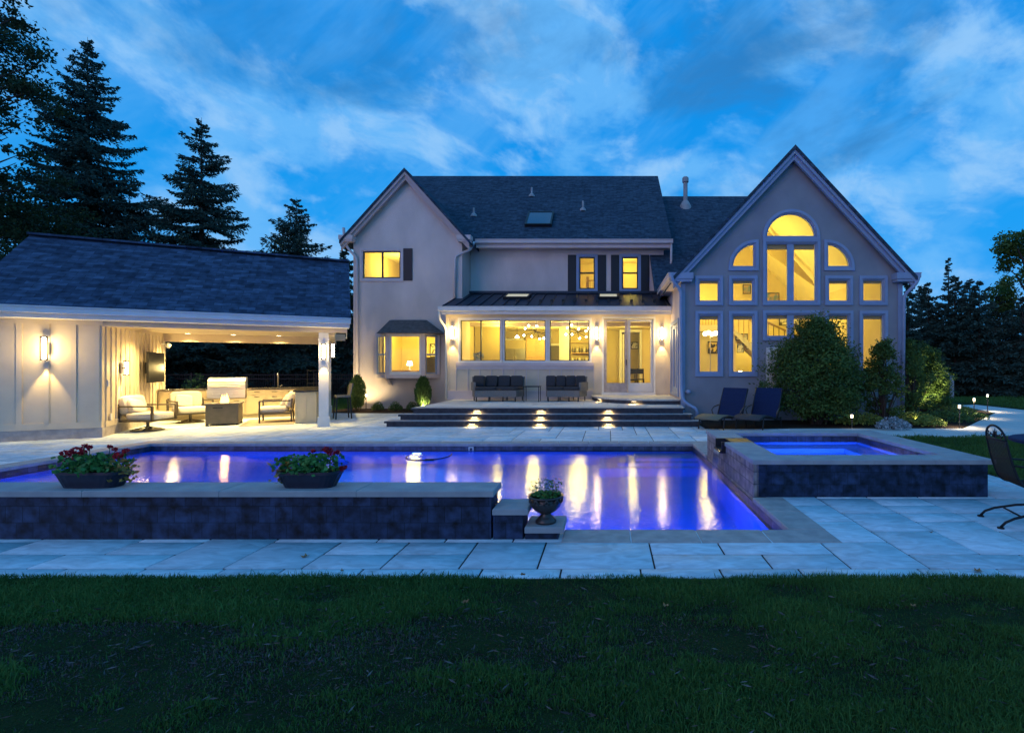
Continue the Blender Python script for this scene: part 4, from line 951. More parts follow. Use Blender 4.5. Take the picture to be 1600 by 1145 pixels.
t = thing('pendant_lamp', 'single hanging lamp over the kitchen by the fridge', 'ceiling lamp', (wx(808,22),22,gz(527,22))); MB().lathe([(.02,.1),(.10,0),(.09,-.02)], (wx(808,22),22,gz(527,22))).build('lamp_shade', E_warm, t); MB().tube([(wx(808,22),22,gz(527,22)+.1),(wx(808,22),22,3.34)], .006, 5).build('cord', M_dark, t)
# doorway at the back, seen through the sliding door
t = thing('inner_doorway', 'white door frame inside seen through the sliding glass door', 'door frame', (1.2,23,.62)); X0, X1 = wx(968,23.5), wx(1003,23.5)
MB().box(X0,X0+.12,23.5,24.5,.62,gz(519,23.5)).build('door_post', M_white, t); MB().box(X1-.1,X1,23.5,24.5,.62,gz(519,23.5)).build('door_post', M_white, t); MB().box(X0,X1,23.49,24.5,gz(519,23.5),gz(519,23.5)+.12).build('door_head', M_white, t); MB().box(X0+.14,X0+.2,23.2,24.0,.62,gz(523,23.5)).build('door_leaf', M_white, t)
MB().box(wx(1003,23.5)+.001, 2.16, 23.55, 24.55, .62, 3.34).build('interior_pier', M_room, H)
def dchair(x, y, label):
    t = thing('dining_chair', label, 'chair', (x,y,.62), 0, 'dining chairs inside the sliding door')
    MB().box(x-.2,x+.2,y-.2,y+.2,1.04,1.09).build('seat', M_dark, t)
    MB().box(x-.2,x+.2,y+.17,y+.2,1.3,1.52).build('backrest', M_dark, t)
    for (a, b_, h) in ((-.18,-.18,1.04),(.18,-.18,1.04),(-.18,.18,1.5),(.18,.18,1.5)): MB().box(x+a-.02,x+a+.02,y+b_-.02,y+b_+.02,.62,h).build('leg', M_dark, t)
dchair(wx(989,21), 21.2, 'dark dining chair, the left one behind the sliding door'); dchair(wx(999,22), 22.0, 'dark dining chair, the farther right one behind the sliding door')
t = thing('vase_plant', 'bluish potted plant on the sunroom window ledge', 'plant', (wx(748,18.5),18.5,1.75)); MB().lathe([(.08,-.1),(.12,.05),(.1,.07)], (wx(748,18.5),18.5,1.8)).build('pot', M_white, t)
rr = np.random.RandomState(3); n = 260; P = rr.normal(size=(n,3)); P /= np.linalg.norm(P,axis=1)[:,None]; P = P*np.array([.19,.12,.17])*rr.uniform(.5,1,(n,1))+np.array([wx(748,18.5),18.5,1.98])
def leaf_quads(P, size, rs, flat=0.0, aspect=.55, up=None):
    n = len(P); d = rs.normal(size=(n,3)); d[:,2] *= (1-flat); d /= np.linalg.norm(d,axis=1)[:,None]
    e = rs.normal(size=(n,3)); e -= d*(d*e).sum(1)[:,None]; e /= np.linalg.norm(e,axis=1)[:,None]
    s = (size*rs.uniform(.6,1.3,(n,1))) if np.isscalar(size) else size[:,None]
    a = d*s*.5; b = e*s*.5*aspect
    V = np.stack([P-a, P+b-a*.1, P+a, P-b-a*.1], 1).reshape(-1,3); F = np.arange(n*4).reshape(n,4)
    return V, F
V, F = leaf_quads(P, .07, rr); np_mesh('foliage', V, F, M_silver, t, np.repeat(rr.rand(n),4))

# more of the rooms: cupboards, hood, doorway, stools, wall niches
t = thing('wall_cupboards', 'row of pale upper cupboards in the kitchen left of the fridge', 'cupboard', (-4.6,24.3,2.1))
for k in range(3): MB().box(-5.4+k*.48,-4.95+k*.48,24.2,24.55,2.1,2.95).build('cupboard_door', M_white, t)
t = thing('dark_doorway', 'grey recessed doorway in the kitchen behind the boarded pillar', 'doorway', (-2.3,24.5,.62)); X0, X1 = wx(860,24.4), wx(873,24.4)
MB().box(X0,X1,24.45,24.59,.62,2.6).build('opening', mat('dim_recess',(.16,.14,.10),.9), t); m = MB(); m.box(X0-.08,X0,24.42,24.59,.62,2.7); m.build('door_post', M_white, t); MB().box(X0-.08,X1+.05,24.42,24.59,2.62,2.72).build('door_head', M_white, t)
t = thing('kitchen_wall_panel', 'olive-tan end panel at the left side of the kitchen', 'panel', (-5.2,21,.62)); MB().box(-5.45,-4.35,21.0,21.15,.62,3.34).build('panel_face', mat('tan_panel',(.42,.33,.14),.7), t)
t = thing('stair_wall', 'pale stepped stair side wall at the left of the kitchen', 'stairs', (-5.0, 21.6, .62)); m = MB(); m.plate([(-5.45,.62),(-4.5,.62),(-4.5,1.9),(-4.75,1.9),(-4.75,2.15),(-5.0,2.15),(-5.0,2.4),(-5.45,2.4)], [], lambda a, b, s: (a, 21.7+.1*s, b), 1); m.build('side', M_white, t)
for i, xx in enumerate((-2.5,-1.8,-1.1)):
    t = thing('counter_stool', 'dark stool at the %s of the kitchen island' % ('left', 'middle', 'right')[i], 'stool', (xx,20.8,.62), 0, 'stools at the kitchen island')
    MB().box(xx-.2,xx+.2,20.65,20.98,1.28,1.33).build('seat', M_dark, t); MB().box(xx-.2,xx+.2,20.62,20.66,1.45,1.72).build('backrest', M_dark, t)
    for (a, b_) in ((-.17,20.66),(.17,20.66),(-.17,20.95),(.17,20.95)): MB().box(xx+a-.015,xx+a+.015,b_-.015,b_+.015,.62,1.46 if b_ < 20.8 else 1.28).build('leg', M_dark, t)
t = thing('tall_bookcase', 'tall tan bookcase inside the corner window of the wing', 'bookcase', (7.6,19.5,.38)); bx0, bx1 = wx(1349,17.8), wx(1362,17.8)
MB().box(bx0,bx1,17.8,18.2,.38,3.0).build('case', mat('tan_case',(.40,.30,.12),.7), t)
for k in range(5): MB().box(bx0+.03,bx1-.03,17.79,17.8,.6+k*.48,.98+k*.48).build('shelf_front', M_wood, t)
t = thing('wing_armchair', 'pale armchair low in the first tall window of the wing', 'armchair', (2.9,17.0,.38)); MB().soft(2.55,3.15,17.0,17.6,.45,.85).build('seat', M_cushl, t, True); MB().soft(2.5,2.7,16.95,17.65,.5,1.25).build('backrest', M_cushl, t, True)
t = thing('floor_cushion', 'pale rolled cushion low in the second tall window of the wing', 'cushion', (4.1,17.6,.9)); MB(frame((4.1,17.4,1.0))@Matrix.Rotation(.35,4,'Y')).soft(-.35,.35,-.2,.2,-.12,.12).build('cover', M_cushl, t, True)
for i, (px_, py_) in enumerate(((1163,553),(1176,553))): framed('small_photo', 'small standing photo on the console table, %s one' % ('left','right')[i], wx(px_,19.7)-.09, wx(px_,19.7)+.09, 1.1, 1.4, 19.75, A_sketch)
m = MB()
for k in range(7): m.box(wx(1200,19)+k*.20, wx(1200,19)+k*.20+.02, 19.0, 19.02, 2.3-k*.10, 3.25-k*.10)
t = thing('stair_balusters', 'slim dark stair balusters in the low paired window', 'railing', (6,19,2)); m.build('balusters', M_bronze, t)
MB().beam((wx(1198,19)-.05,19.01,3.28),(wx(1200,19)+1.35,19.01,2.62),.05,.06).build('rail', M_wood, t)
# ------------------------------------------------------------------ pool house (own frame: x along the front, y into the building)
PO = (-11.35, 11.48, 0); PA = R(27.7); PF = frame(PO, PA)
def pw(x, y, z=0): return tuple(PF @ Vector((x, y, z)))
PH = thing('pool_house', 'open-sided pool house with cream panelled walls and a dark shingled roof', 'pool house', PO, PA)
LU = -1.9
m = MB(PF)
m.box(LU, 0, 0, .15, .22, 2.80); m.box(LU, LU+.15, .15, 4.75, .22, 2.8); m.box(LU+.15, -.10, 4.6, 4.75, .22, 2.8)
m.build('panelled_wall', M_board, PH)
m = MB(PF); m.box(-.15, .0, .151, 4.75, .22, 2.8); m.build('board_wall', M_board, PH)
m = MB(PF); m.box(LU-.02, .012, -.012, .15, -.05, .22); m.box(-.14, .015, .15, 4.76, -.05, .215); m.build('plinth', M_coping, PH)
m = MB(PF)   # battens
for x in (-1.86,-1.30,-.88,-.46,-.08): m.box(x-.045, x+.045, -.022, -.001, .36, 2.52)
m.box(-.88-.03,-.88+.03,-.03,-.0225,.36,1.7)
m.box(LU, .0, -.024, -.001, .22, .36); m.box(LU, .02, -.03, -.001, 2.5, 2.8)
for k in range(15): y = .22+k*.30; m.box(.001, .022, y-.022, y+.022, .34, 2.5)
m.box(.001, .024, .16, 4.6, .215, .34)
m.build('batten', M_board, PH)
m = MB(PF); m.box(.0, 4.62, -.0, .22, 2.49, 2.78); m.box(.0, 4.62, 4.5, 4.75, 2.36, 2.78); m.box(4.25, 4.60, .22, 4.5, 2.42, 2.78); m.box(4.62, 4.90, .02, .16, 2.5, 2.72); m.box(4.62, 4.9, 4.55, 4.7, 2.5, 2.72)
m.build('header_beam', M_board, PH)
MB(PF).box(-.0, 4.25, .221, 4.499, 2.60, 2.66).build('pavilion_ceiling', M_board, PH)
for (x, y) in ((4.35, .11), (4.35, 4.62)):
    m = MB(PF); m.box(x-.115, x+.115, y-.105, y+.105, .0, 2.485); m.box(x-.14, x+.14, y-.13, y+.13, .0, .26); m.box(x-.13, x+.13, y-.12, y+.12, 2.28, 2.33); m.build('post', M_white, PH)
# roof
yr = 2.4; ez = 2.86; rz_ = 4.84; e0, e1 = -.45, 5.25; rl, rr_ = -2.05, 4.98
def proof(y0, z0, y1, z1, th=.10):
    vs = [(rl,y0,z0),(rr_,y0,z0),(rr_,y1,z1),(rl,y1,z1)]; vs += [(a,b,c-th) for a,b,c in vs]
    f = [(0,1,2,3),(4,7,6,5),(0,4,5,1),(1,5,6,2),(2,6,7,3),(3,7,4,0)]
    if y0 > y1: f = [t[::-1] for t in f]
    return vs, f
rf = MB(PF); rf.add(*proof(e0, ez, yr, rz_)); rf.build('roof', M_shingle, PH)
rf = MB(PF); rf.add(*proof(e1, ez, yr+.002, rz_)); rf.build('roof', M_shingle, PH)
MB(PF).beam((rl-.01, yr, rz_+.02), (rr_+.01, yr, rz_+.02), .26, .05).build('ridge_cap', M_shingle, PH)
m = MB(PF); m.box(rl, rr_-.03, e0-.02, e0+.01, ez-.26, ez-.10); m.beam((rl, e0-.08, ez-.10), (rr_, e0-.08, ez-.10), .12, .12); m.beam((rl, e0-.095, ez-.03), (rr_+.01, e0-.095, ez-.03), .15, .022); m.build('gutter', M_white, PH)
m = MB(PF); m.box(rl, rr_-.04, e0+.01, -.03, ez-.26, ez-.22); m.box(rl, rr_-.04, 4.76, e1-.02, ez-.26, ez-.22); m.build('soffit', M_white, PH)
for sg in (0,):
    P = [(e0+.02, ez-.11), (yr, rz_-.11), (e1-.02, ez-.11), (e1-.02, ez-.26), (yr, rz_-.28), (e0+.02, ez-.26)]
    MB(PF).plate(P, [], lambda a, b, t: (rr_-.05+.03*t, a, b), 1).build('rake_board', M_white, PH)
MB(PF).plate([(.0, 2.781), (4.75, 2.781), (yr, rz_-.2)], [], lambda a, b, t: (4.5+.1*t, a, b), 1).build('gable_panel', M_board, PH)
# recessed lights
for i, x in enumerate((.65, 1.78, 2.98)):
    for j, y in enumerate((1.7, 4.2)):
        t = thing('recessed_light', 'round recessed ceiling light in the pool house, %s in the %s row' % (('first from the wall', 'middle one', 'nearest the posts')[i], ('front', 'back')[j]), 'ceiling light', pw(x, y, 2.6), 0, 'recessed pool house lights')
        MB(PF).lathe([(.09,-.012),(.09,0),(.07,0)], (x, y, 2.6), 20).build('trim_ring', M_white, t); MB(PF).lathe([(.065,-.006),(.001,-.006)], (x, y, 2.594), 20).build('lens', E_can, t)
        lamp('recessed_lamp', 'SPOT', pw(x, y, 2.56), WARM, 450 if j == 0 else 520, t, .06, 130, .8, direction=(0,0,-1))
# sconces
M_frost = emit_mat('frosted_tube', (1.0, .82, .55), 32)
def sconce(label, M, z, h, pu, pd, r=.05, side=True):
    """local -y is out of the wall; M places the wall point"""
    loc = tuple(M @ Vector((0,0,z))); t = thing('wall_sconce', label, 'wall lamp', loc, 0, 'cylinder wall sconces')
    MB(M).box(-.055,.055,-.03,-.002,z-.13,z+.13).build('back_plate', M_bronze, t)
    m = MB(M); m.lathe([(r+.012,h/2-.03),(r+.012,h/2),(.002,h/2+.004)], (0,-.10,z)); m.lathe([(r+.012,-h/2),(r+.012,-h/2+.03)], (0,-.10,z))
    for a in (-1, 1): m.box(a*(r+.006)-.009, a*(r+.006)+.009, -.109, -.091, z-h/2, z+h/2)
    m.box(-.02,.02,-.1,-.02,z-.015,z+.015); m.build('cage', M_bronze, t)
    MB(M).lathe([(r-.022,-h/2+.03),(r-.022,h/2-.03)], (0,-.10,z), 16).build('glass_tube', M_frost, t, True)
    lamp('sconce_glow', 'POINT', M @ Vector((0,-.34,z)), WARM, pu, t, .10)
    lamp('sconce_downlight', 'SPOT', M @ Vector((0,-.12,z-h/2-.02)), WARM, pd*.95, t, .02, 56, .5, direction=(M.to_3x3() @ Vector((0,.10,-1))))
    return t
sconce('largest bronze cylinder sconce on the front wall of the pool house', frame(pw(-.88,-.031), PA), 1.97, .52, 26, 80)
sconce('bronze sconce left of the television in the pool house', frame(pw(.022,1.05), PA+R(90)), 1.55, .36, 34, 60)
sconce('bronze sconce right of the television by the back opening', frame(pw(.022,3.85), PA+R(90)), 1.56, .36, 30, 60)
sconce('bronze sconce on the white front post of the pool house', frame(pw(4.35,.003), PA), 1.98, .42, 14, 60)
sconce('bronze sconce on the right side of the white front post', frame(pw(4.467,.11), PA+R(90)), 2.02, .40, 5, 35)
sconce('bronze sconce at the left end of the sunroom wall', frame((S(707.5), SY-.003, 0)), gz(520,SY), .50, 30, 90)
sconce('bronze sconce between the sunroom windows and the sliding door', frame((S(932.5), SY-.003, 0)), gz(521,SY), .48, 30, 90)
sconce('bronze sconce right of the sliding door', frame((S(1034), SY-.003, 0)), gz(521,SY), .48, 30, 90)
# camera, switch plates
t = thing('security_camera', 'small white dome camera at the top corner of the back opening', 'camera', pw(.15,4.35,2.2)); MB(PF).lathe([(.03,.1),(.075,.06),(.07,0),(.03,-.05),(.002,-.06)], (.16,4.35,2.2), 14).build('dome', M_white, t, True); MB(PF).box(.0,.16,4.33,4.37,2.25,2.29).build('arm', M_white, t)
for (y, z, lb) in ((.28, 1.2, 'white switch plate near the front corner of the pool house wall'), (.42, .42, 'white outlet plate low on the pool house wall'), (4.3, 1.2, 'white switch plate by the back opening')):
    t = thing('switch_plate', lb, 'switch', pw(.03, y, z)); MB(PF).bbox(.023,.04,y-.05,y+.05,z-.08,z+.08,.004).build('plate', M_white, t)
# television
t = thing('television', 'black flat television on a bracket on the pool house wall', 'television', pw(.2,2.9,1.57))
MB(PF).box(.20,.245,2.22,3.60,1.16,1.98).build('screen', mat('tv_black', (.006,.006,.007), .5, spec=.2), t); MB(PF).box(.02,.2,2.8,3.0,1.4,1.7).build('bracket', M_dark, t)
# outdoor kitchen
k_ = thing('outdoor_kitchen', 'cream outdoor kitchen counter with dark granite top along the back of the pool house', 'kitchen counter', pw(2.1,4.2))
m = MB(PF); m.box(.02,1.15,3.95,4.45,.1,.88); m.box(2.15,4.22,3.95,4.45,.1,.88); m.box(1.15,2.15,3.97,4.45,.1,.62); m.box(.06,4.2,4.02,4.42,0,.1); m.build('cabinet', M_kit, k_)
m = MB(PF); m.bbox(.0,1.12,3.90,4.50,.88,.92,.006); m.bbox(2.18,3.6,3.90,4.50,.88,.92,.006); m.build('counter_top', M_counter, k_)
def front(x0, x1, z0, z1): 
    o = MB(PF).plate(rect(x0,x1,z0,z1), [], lambda a, b, s: (a, 3.948-.018+.018*s-.001, b), 1).build('cabinet_door', M_kit, k_)
    xm = (x0+x1)/2; MB(PF).beam((xm-.07,3.91,z1-.06), (xm+.07,3.91,z1-.06), .014, .014).build('handle', M_bronze, o)
for (a, b_, c_) in ((.05,.62,2),(.65,1.12,4),(2.2,2.65,1),(2.68,3.1,1),(3.13,3.5,1),(1.2,1.65,1),(1.68,2.12,1)):
    top = .60 if 1.15 < a < 2.15 else .86
    if c_ == 1:
        if top > .8: front(a+.01,b_-.01,.72,.86); front(a+.01,b_-.01,.12,.705)
        else: front(a+.01,b_-.01,.12,.60)
    else:
        h = .74/c_
        for q in range(c_): front(a+.01,b_-.01,.12+q*h,.12+(q+1)*h-.012)
bar = thing('bar_counter', 'cream panelled bar end with dark granite top beside the white post', 'bar', pw(3.9,2.4))
m = MB(PF); m.box(3.62,4.14,1.3,3.92,.0,.88); m.build('bar_body', M_kit, bar)
m = MB(PF); 
for x in (3.62,3.86,4.10): m.box(x+.001,x+.039,1.28,1.299,.05,.86)
m.box(3.62,4.14,1.28-.001,1.299-.002,.80,.87); m.box(3.62,4.14,1.279,1.2975,.02,.09); m.build('panel_frame', M_kit, bar)
MB(PF).bbox(3.57,4.40,1.22,4.49,.882,.925,.006).build('bar_top', M_counter, bar)
# grill
gr = thing('gas_grill', 'built-in stainless gas grill with rounded hood in the outdoor kitchen', 'grill', pw(1.65,4.2,.62))
MB(PF).box(1.17,2.13,3.88,4.46,.63,.90).build('control_panel', M_steel, gr)
for k in range(5): MB(PF).tube([pw2 for pw2 in ((1.3+k*.17,3.88,.76),(1.3+k*.17,3.83,.76))], .028, 12).build('knob', M_steel, gr)
hood = []
for i in range(9):
    a = i/8*pi/2; hood.append((3.92+.28*(1-cos(a)) if i else 3.92, .92+.30*sin(a)))
hood = [(3.92,.905)] + [(3.92+.30*(1-cos(i/8*pi/2)), 1.0+.26*sin(i/8*pi/2)) for i in range(9)] + [(4.44,1.26),(4.44,.905)]
MB(PF).plate(hood[::-1], [], lambda a, b, s: (1.18+.94*s, a, b), 1).build('hood', M_steel, gr)
m = MB(PF); m.tube([(1.26,3.86,.99),(2.04,3.86,.99)], .018, 8); m.tube([(1.3,3.93,.99),(1.3,3.86,.99)], .012, 6); m.tube([(2.0,3.93,.99),(2.0,3.86,.99)], .012, 6); m.build('hood_handle', M_steel, gr)
# tap
t = thing('bar_tap', 'tall steel tap on the outdoor kitchen counter', 'tap', pw(2.95,4.3,.92)); m = MB(PF); m.tube([(2.95,4.3,.92),(2.95,4.3,1.30),(2.95,4.27,1.36),(2.95,4.2,1.38),(2.95,4.13,1.35),(2.95,4.12,1.28)], .016, 8); m.build('spout', M_steel, t, True); MB(PF).tube([(3.0,4.3,.95),(3.07,4.3,1.0)], .012, 6).build('lever', M_steel, t)
# fire table
fp = thing('fire_table', 'square brown fire table with a small flame', 'fire table', pw(1.88,1.75)); x, y = 1.92, 1.95
MB(PF).box(x-.36,x+.36,y-.36,y+.36,.05,.56).build('base', M_pit, fp); MB(PF).plate(rect(x-.39,x+.39,y-.39,y+.39), [rect(x-.17,x+.17,y-.17,y+.17)], lambda a, b, s: (a, b, .60-.04*s), 1).build('top', M_pit, fp)
for (a, b_) in ((-.33,-.33),(.33,-.33),(-.33,.33),(.33,.33)): MB(PF).box(x+a-.03,x+a+.03,y+b_-.03,y+b_+.03,0,.05).build('foot', M_dark, fp)
MB(PF).box(x-.2,x+.02,y-.368,y-.36,.47,.50).build('vent_slot', M_dark, fp)
fm = MB(PF)
rr = random.Random(5)
for k in range(7):
    a = rr.uniform(0, 6.28); d = rr.uniform(0, .09); h = rr.uniform(.14, .27); fm.lathe([(.03,0),(.045,h*.3),(.022,h*.7),(.002,h)], (x+d*cos(a), y+d*sin(a), .58), 8)
fm.build('flame', E_flame, fp, True); lamp('flame_light', 'POINT', pw(x, y, .86), (1,.5,.15), 14, fp, .08)
# lounge chairs
def lounge_chair(label, x, y, rz, w=.78, base='disc'):
    M = PF @ frame((x, y, 0), rz); t = thing('lounge_chair', label, 'outdoor armchair', tuple(M @ Vector((0,0,0))), PA+rz, 'cushioned outdoor armchairs in the pool house')
    # faces local -y ; width along x
    hw = w/2
    for s in (-1, 1):
        m = MB(M); xx = s*hw
        m.beam((xx,-.38,.62),(xx,.36,.62),.05,.035); m.beam((xx,-.38,.25),(xx,-.38,.62),.05,.04); m.beam((xx,.36,.25),(xx,.40,.66),.05,.04); m.beam((xx,-.40,.27),(xx,.40,.27),.05,.045)
        m.build('arm_frame', M_bronze, t)
    m = MB(M); m.box(-hw,hw,-.38,-.34,.25,.29); m.box(-hw,hw,.34,.38,.25,.29); m.beam((-hw,.40,.66),(hw,.40,.66),.04,.04); m.build('seat_frame', M_bronze, t)
    if base == 'disc':
        m = MB(M); m.lathe([(.33,.0),(.33,.02),(.30,.03),(.29,.02)], n=28); 
        for k in range(4):
            a = k*pi/2+.4; m.beam((0,0,.10),(.3*cos(a),.3*sin(a),.03),.05,.02)
        m.tube([(0,0,.03),(0,0,.26)], .035, 10); m.build('swivel_base', M_bronze, t)
    else:
        for (a, b_) in ((-hw,-.38),(hw,-.38),(-hw,.38),(hw,.38)): MB(M).box(a-.025,a+.025,b_-.02,b_+.02,0,.27).build('leg', M_bronze, t)
    MB(M).soft(-hw+.03,hw-.03,-.42,.30,.28,.46).build('seat_cushion', M_cushl, t, True)
    Mb = M @ Matrix.Translation((0,.30,.42)) @ Matrix.Rotation(R(-14), 4, 'X')
    MB(Mb).soft(-hw+.04,hw-.04,-.10,.10,.0,.46).build('back_cushion', M_cushl, t, True)
    Mp = M @ Matrix.Translation((-.12,.12,.45)) @ Matrix.Rotation(R(-28), 4, 'X') @ Matrix.Rotation(.15, 4, 'Y')
    MB(Mp).soft(-.2,.2,-.07,.07,.0,.36).build('throw_pillow', M_cushl, t, True)
    return t
lounge_chair('cream swivel armchair nearest the front, turned toward the fire table', .50, 1.15, R(68)+0)
lounge_chair('cream armchair behind the other by the television wall', .95, 3.05, R(28), .82)
lounge_chair('cream armchair with its back against the bar', 3.12, 2.15, R(-90), .80, 'legs')
t = thing('outdoor_rug', 'thin tan rug under the armchair by the bar', 'rug', pw(2.9,1.9)); MB(PF).box(2.35,3.6,1.15,3.1,.003,.012).build('rug_cloth', mat('rug', (.34,.28,.22), .95, (.28,.23,.18), 30, 3), t)
# bar stool
t = thing('bar_stool', 'woven bar stool standing outside the bar beside the white post', 'bar stool', pw(4.75,2.2), PA)
M = PF @ frame((4.80,2.3,0), R(100)-PA*0)
MB(M).box(-.2,.2,-.2,.2,.66,.72).build('seat', M_wicker, t); MB(M).add([(-.2,-.2,.72),(.2,-.2,.72),(.22,-.27,1.08),(-.22,-.27,1.08),(-.2,-.17,.72),(.2,-.17,.72),(.22,-.24,1.08),(-.22,-.24,1.08)], [(0,1,2,3),(4,7,6,5),(0,4,5,1),(1,5,6,2),(2,6,7,3),(3,7,4,0)]).build('backrest', M_wicker, t)
for (a, b_) in ((-.18,-.18),(.18,-.18),(-.18,.18),(.18,.18)): MB(M).beam((a,b_,.68),(a*1.15,b_*1.2,0),.035,.035).build('leg', M_dark, t)
# ------------------------------------------------------------------ step lights
def step_light(label, x, y, ztop, front=True, p=26):
    t = thing('step_light', label, 'step light', (x, y, ztop), 0, 'small lights under the terrace treads')
    MB().box(x-.09, x+.09, y-.012, y+.035, ztop-.022, ztop-.002).build('housing', M_bronze, t)
    MB().box(x-.07, x+.07, y+.0, y+.026, ztop-.026, ztop-.0225).build('lens', E_can, t)
    lamp('step_lamp', 'AREA', (x, y+.0, ztop-.034), (1.0,.62,.20), p*.16, t, (.20,.02), direction=(0,-.12,-1))
cols = ((('left'), (745,741,737)), (('middle'), (845,844.5,843)), (('right'), (951,949,951)))
for nm, pxs in cols:
    for (q, (a, b_, y, z)), px_ in zip(enumerate(reversed(TR)), pxs):
        step_light('glowing light in the %s column, under the %s tread' % (nm, ('top', 'middle', 'lowest')[q]), wx(px_, y), y-.002+.02, z-.05)
for (px_, y, lb) in ((938, 16.75, 'step light under the curved landing near its left end'), (990, 15.63, 'step light under the curved landing below the sliding door')):
    step_light(lb, wx(px_, y), y-.08, .56)
# ------------------------------------------------------------------ terrace furniture
def curved_sofa(label, cx, cy, segs, flip=1, a0=-.38, a1=.22):
    t = thing('wicker_sofa', label, 'outdoor sofa', (cx, cy, .45), 0, 'grey wicker sectional sofas on the terrace')
    # arc whose inside faces the viewer
    Rr = 2.6; n = segs
    def P(a, r, z): return (cx + flip*(r*sin(a)), cy - Rr*0 + (Rr - r*cos(a))*-1, z)
    def arcbox(m, aa, ab, r0, r1, z0, z1, lean=0, k=6):
        vs = []
        for i in range(k+1):
            a = aa+(ab-aa)*i/k
            vs += [P(a, r0, z0), P(a, r1, z0), P(a, r1+lean, z1), P(a, r0+lean, z1)]
        f = []
        for i in range(k):
            b = i*4; f += [(b,b+1,b+5,b+4),(b+1,b+2,b+6,b+5),(b+2,b+3,b+7,b+6),(b+3,b,b+4,b+7)]
        f += [(0,3,2,1),(4*k,4*k+1,4*k+2,4*k+3)]
        m.add(vs, f)
    m = MB(); arcbox(m, a0, a1, Rr-.36, Rr+.36, .60, .82); m.build('wicker_base', M_wicker, t)
    m = MB(); arcbox(m, a0, a1, Rr+.28, Rr+.36, .80, 1.26, .06)
    e = a0 if flip > 0 else a0; arcbox(m, a0-.015, a0+.012, Rr-.30, Rr+.36, .80, 1.08, 0, 1); m.build('wicker_back', M_wicker, t)
    da = (a1-a0)/n
    for i in range(n):
        m = MB(); arcbox(m, a0+i*da+.004, a0+(i+1)*da-.004, Rr-.38, Rr+.26, .825, .93); o = m.build('seat_cushion', M_cushd, t, True)
    n2 = n*2
    da = (a1-a0)/n2
    for i in range(n2):
        m = MB(); am = a0+(i+.5)*da; p = Vector(P(am, Rr+.20, 1.12)); M = Matrix.Translation(p) @ Matrix.Rotation(flip*am, 4, 'Z') @ Matrix.Rotation(R(-10), 4, 'X')
        w = da*Rr/2*1.04; m.M = M; m.soft(-w, w, -.085, .085, -.20, .17, e=.22)
        for bx in (-.45, .45): m.lathe([(.014,-.004),(.014,.004)], (bx*w, 0, 0), 8, Matrix.Translation((0,-.088,0)) @ Matrix.Rotation(R(90), 4, 'X'))
        m.build('back_cushion', M_cushd, t, True)
    for a in (a0+.02, a0+(a1-a0)*.33, a0+(a1-a0)*.66, a1-.02):
        for r in (Rr-.32, Rr+.32):
            q = P(a, r, 0); MB().box(q[0]-.018, q[0]+.018, q[1]-.018, q[1]+.018, .45, .60).build('leg', M_dark, t)
    return t
curved_sofa('dark cushioned wicker sofa left of the small terrace table', -3.5, 17.2, 2, 1)
curved_sofa('dark cushioned wicker sofa right of the small terrace table', -1.65, 17.2, 2, -1, -.32, .16)
t = thing('side_table', 'small square dark side table between the two wicker sofas', 'side table', (-2.50, 16.9, .45)); MB().bbox(-2.77,-2.23,16.65,17.15,.93,.96,.006).build('table_top', M_dark, t)
for a in (-2.75,-2.27):
    for b_ in (16.67,17.11): MB().box(a,a+.022,b_,b_+.022,.45,.93).build('leg', M_dark, t)
# chaise loungers
def chaise(label, x, y, rz, cm):
    M = frame((x, y, 0), rz); t = thing('chaise_lounger', label, 'sun lounger', (x, y, 0), rz, 'blue-backed sun loungers before the wing')
    w = .36   # foot end toward -y
    sp = [(-.98,.30),(-.80,.36),(-.55,.38),(-.30,.34),(-.05,.27),(.12,.27)]
    def strip(m, prof, hw, th):
        vs = []
        for (yy, zz) in prof: vs += [(-hw,yy,zz),(hw,yy,zz),(hw,yy,zz-th),(-hw,yy,zz-th)]
        f = []
        for i in range(len(prof)-1):
            b = i*4; f += [(b,b+1,b+5,b+4),(b+1,b+2,b+6,b+5),(b+2,b+3,b+7,b+6),(b+3,b,b+4,b+7)]
        b = (len(prof)-1)*4; f += [(0,3,2,1),(b,b+1,b+2,b+3)]
        m.add(vs, f)
    m = MB(M); strip(m, sp, w, .035); m.build('seat', cm, t, True)
    m = MB(M); strip(m, [(.12,.30),(.20,.46),(.27,.66),(.36,.86),(.44,1.02)], w, .03); m.build('backrest', M_blue_sling, t)
    for s in (-1, 1):
        m = MB(M); m.tube([(s*w,yy,zz-.03) for yy, zz in sp], .022, 7); m.tube([(s*w,.12,.26),(s*w,.27,.63),(s*w,.44,1.0)], .02, 7); m.build('side_rail', M_dark, t, True)
        m = MB(M); m.tube([(s*(w+.03),-.02,.26),(s*(w+.07),-.06,.44),(s*(w+.07),.06,.52),(s*(w+.05),.26,.56)], .016, 7); m.build('armrest', M_bronze, t, True)
        m = MB(M); m.tube([(s*w,-.72,.34),(s*w,-.78,.0)], .018, 7); m.build('leg', M_dark, t); m = MB(M); m.tube([(s*w,.30,.27),(s*w,.36,.0)], .018, 7); m.tube([(s*w,.05,.26),(s*w,.36,.22)], .016, 7); m.build('leg', M_dark, t)
chaise('blue-backed sun lounger with tan seat, the one nearer the steps', wx(1136,13.4), 13.4, R(-44), mat('tan_sling', (.20,.17,.11), .8, (.16,.135,.09), 60, 2, bump=.4, bscale=200))
chaise('blue-backed sun lounger with dark brown seat, the one beside the big shrub', wx(1191,13.4), 13.4, R(-41), mat('brown_sling', (.07,.06,.06), .8, (.055,.045,.045), 60, 2, bump=.4, bscale=200))
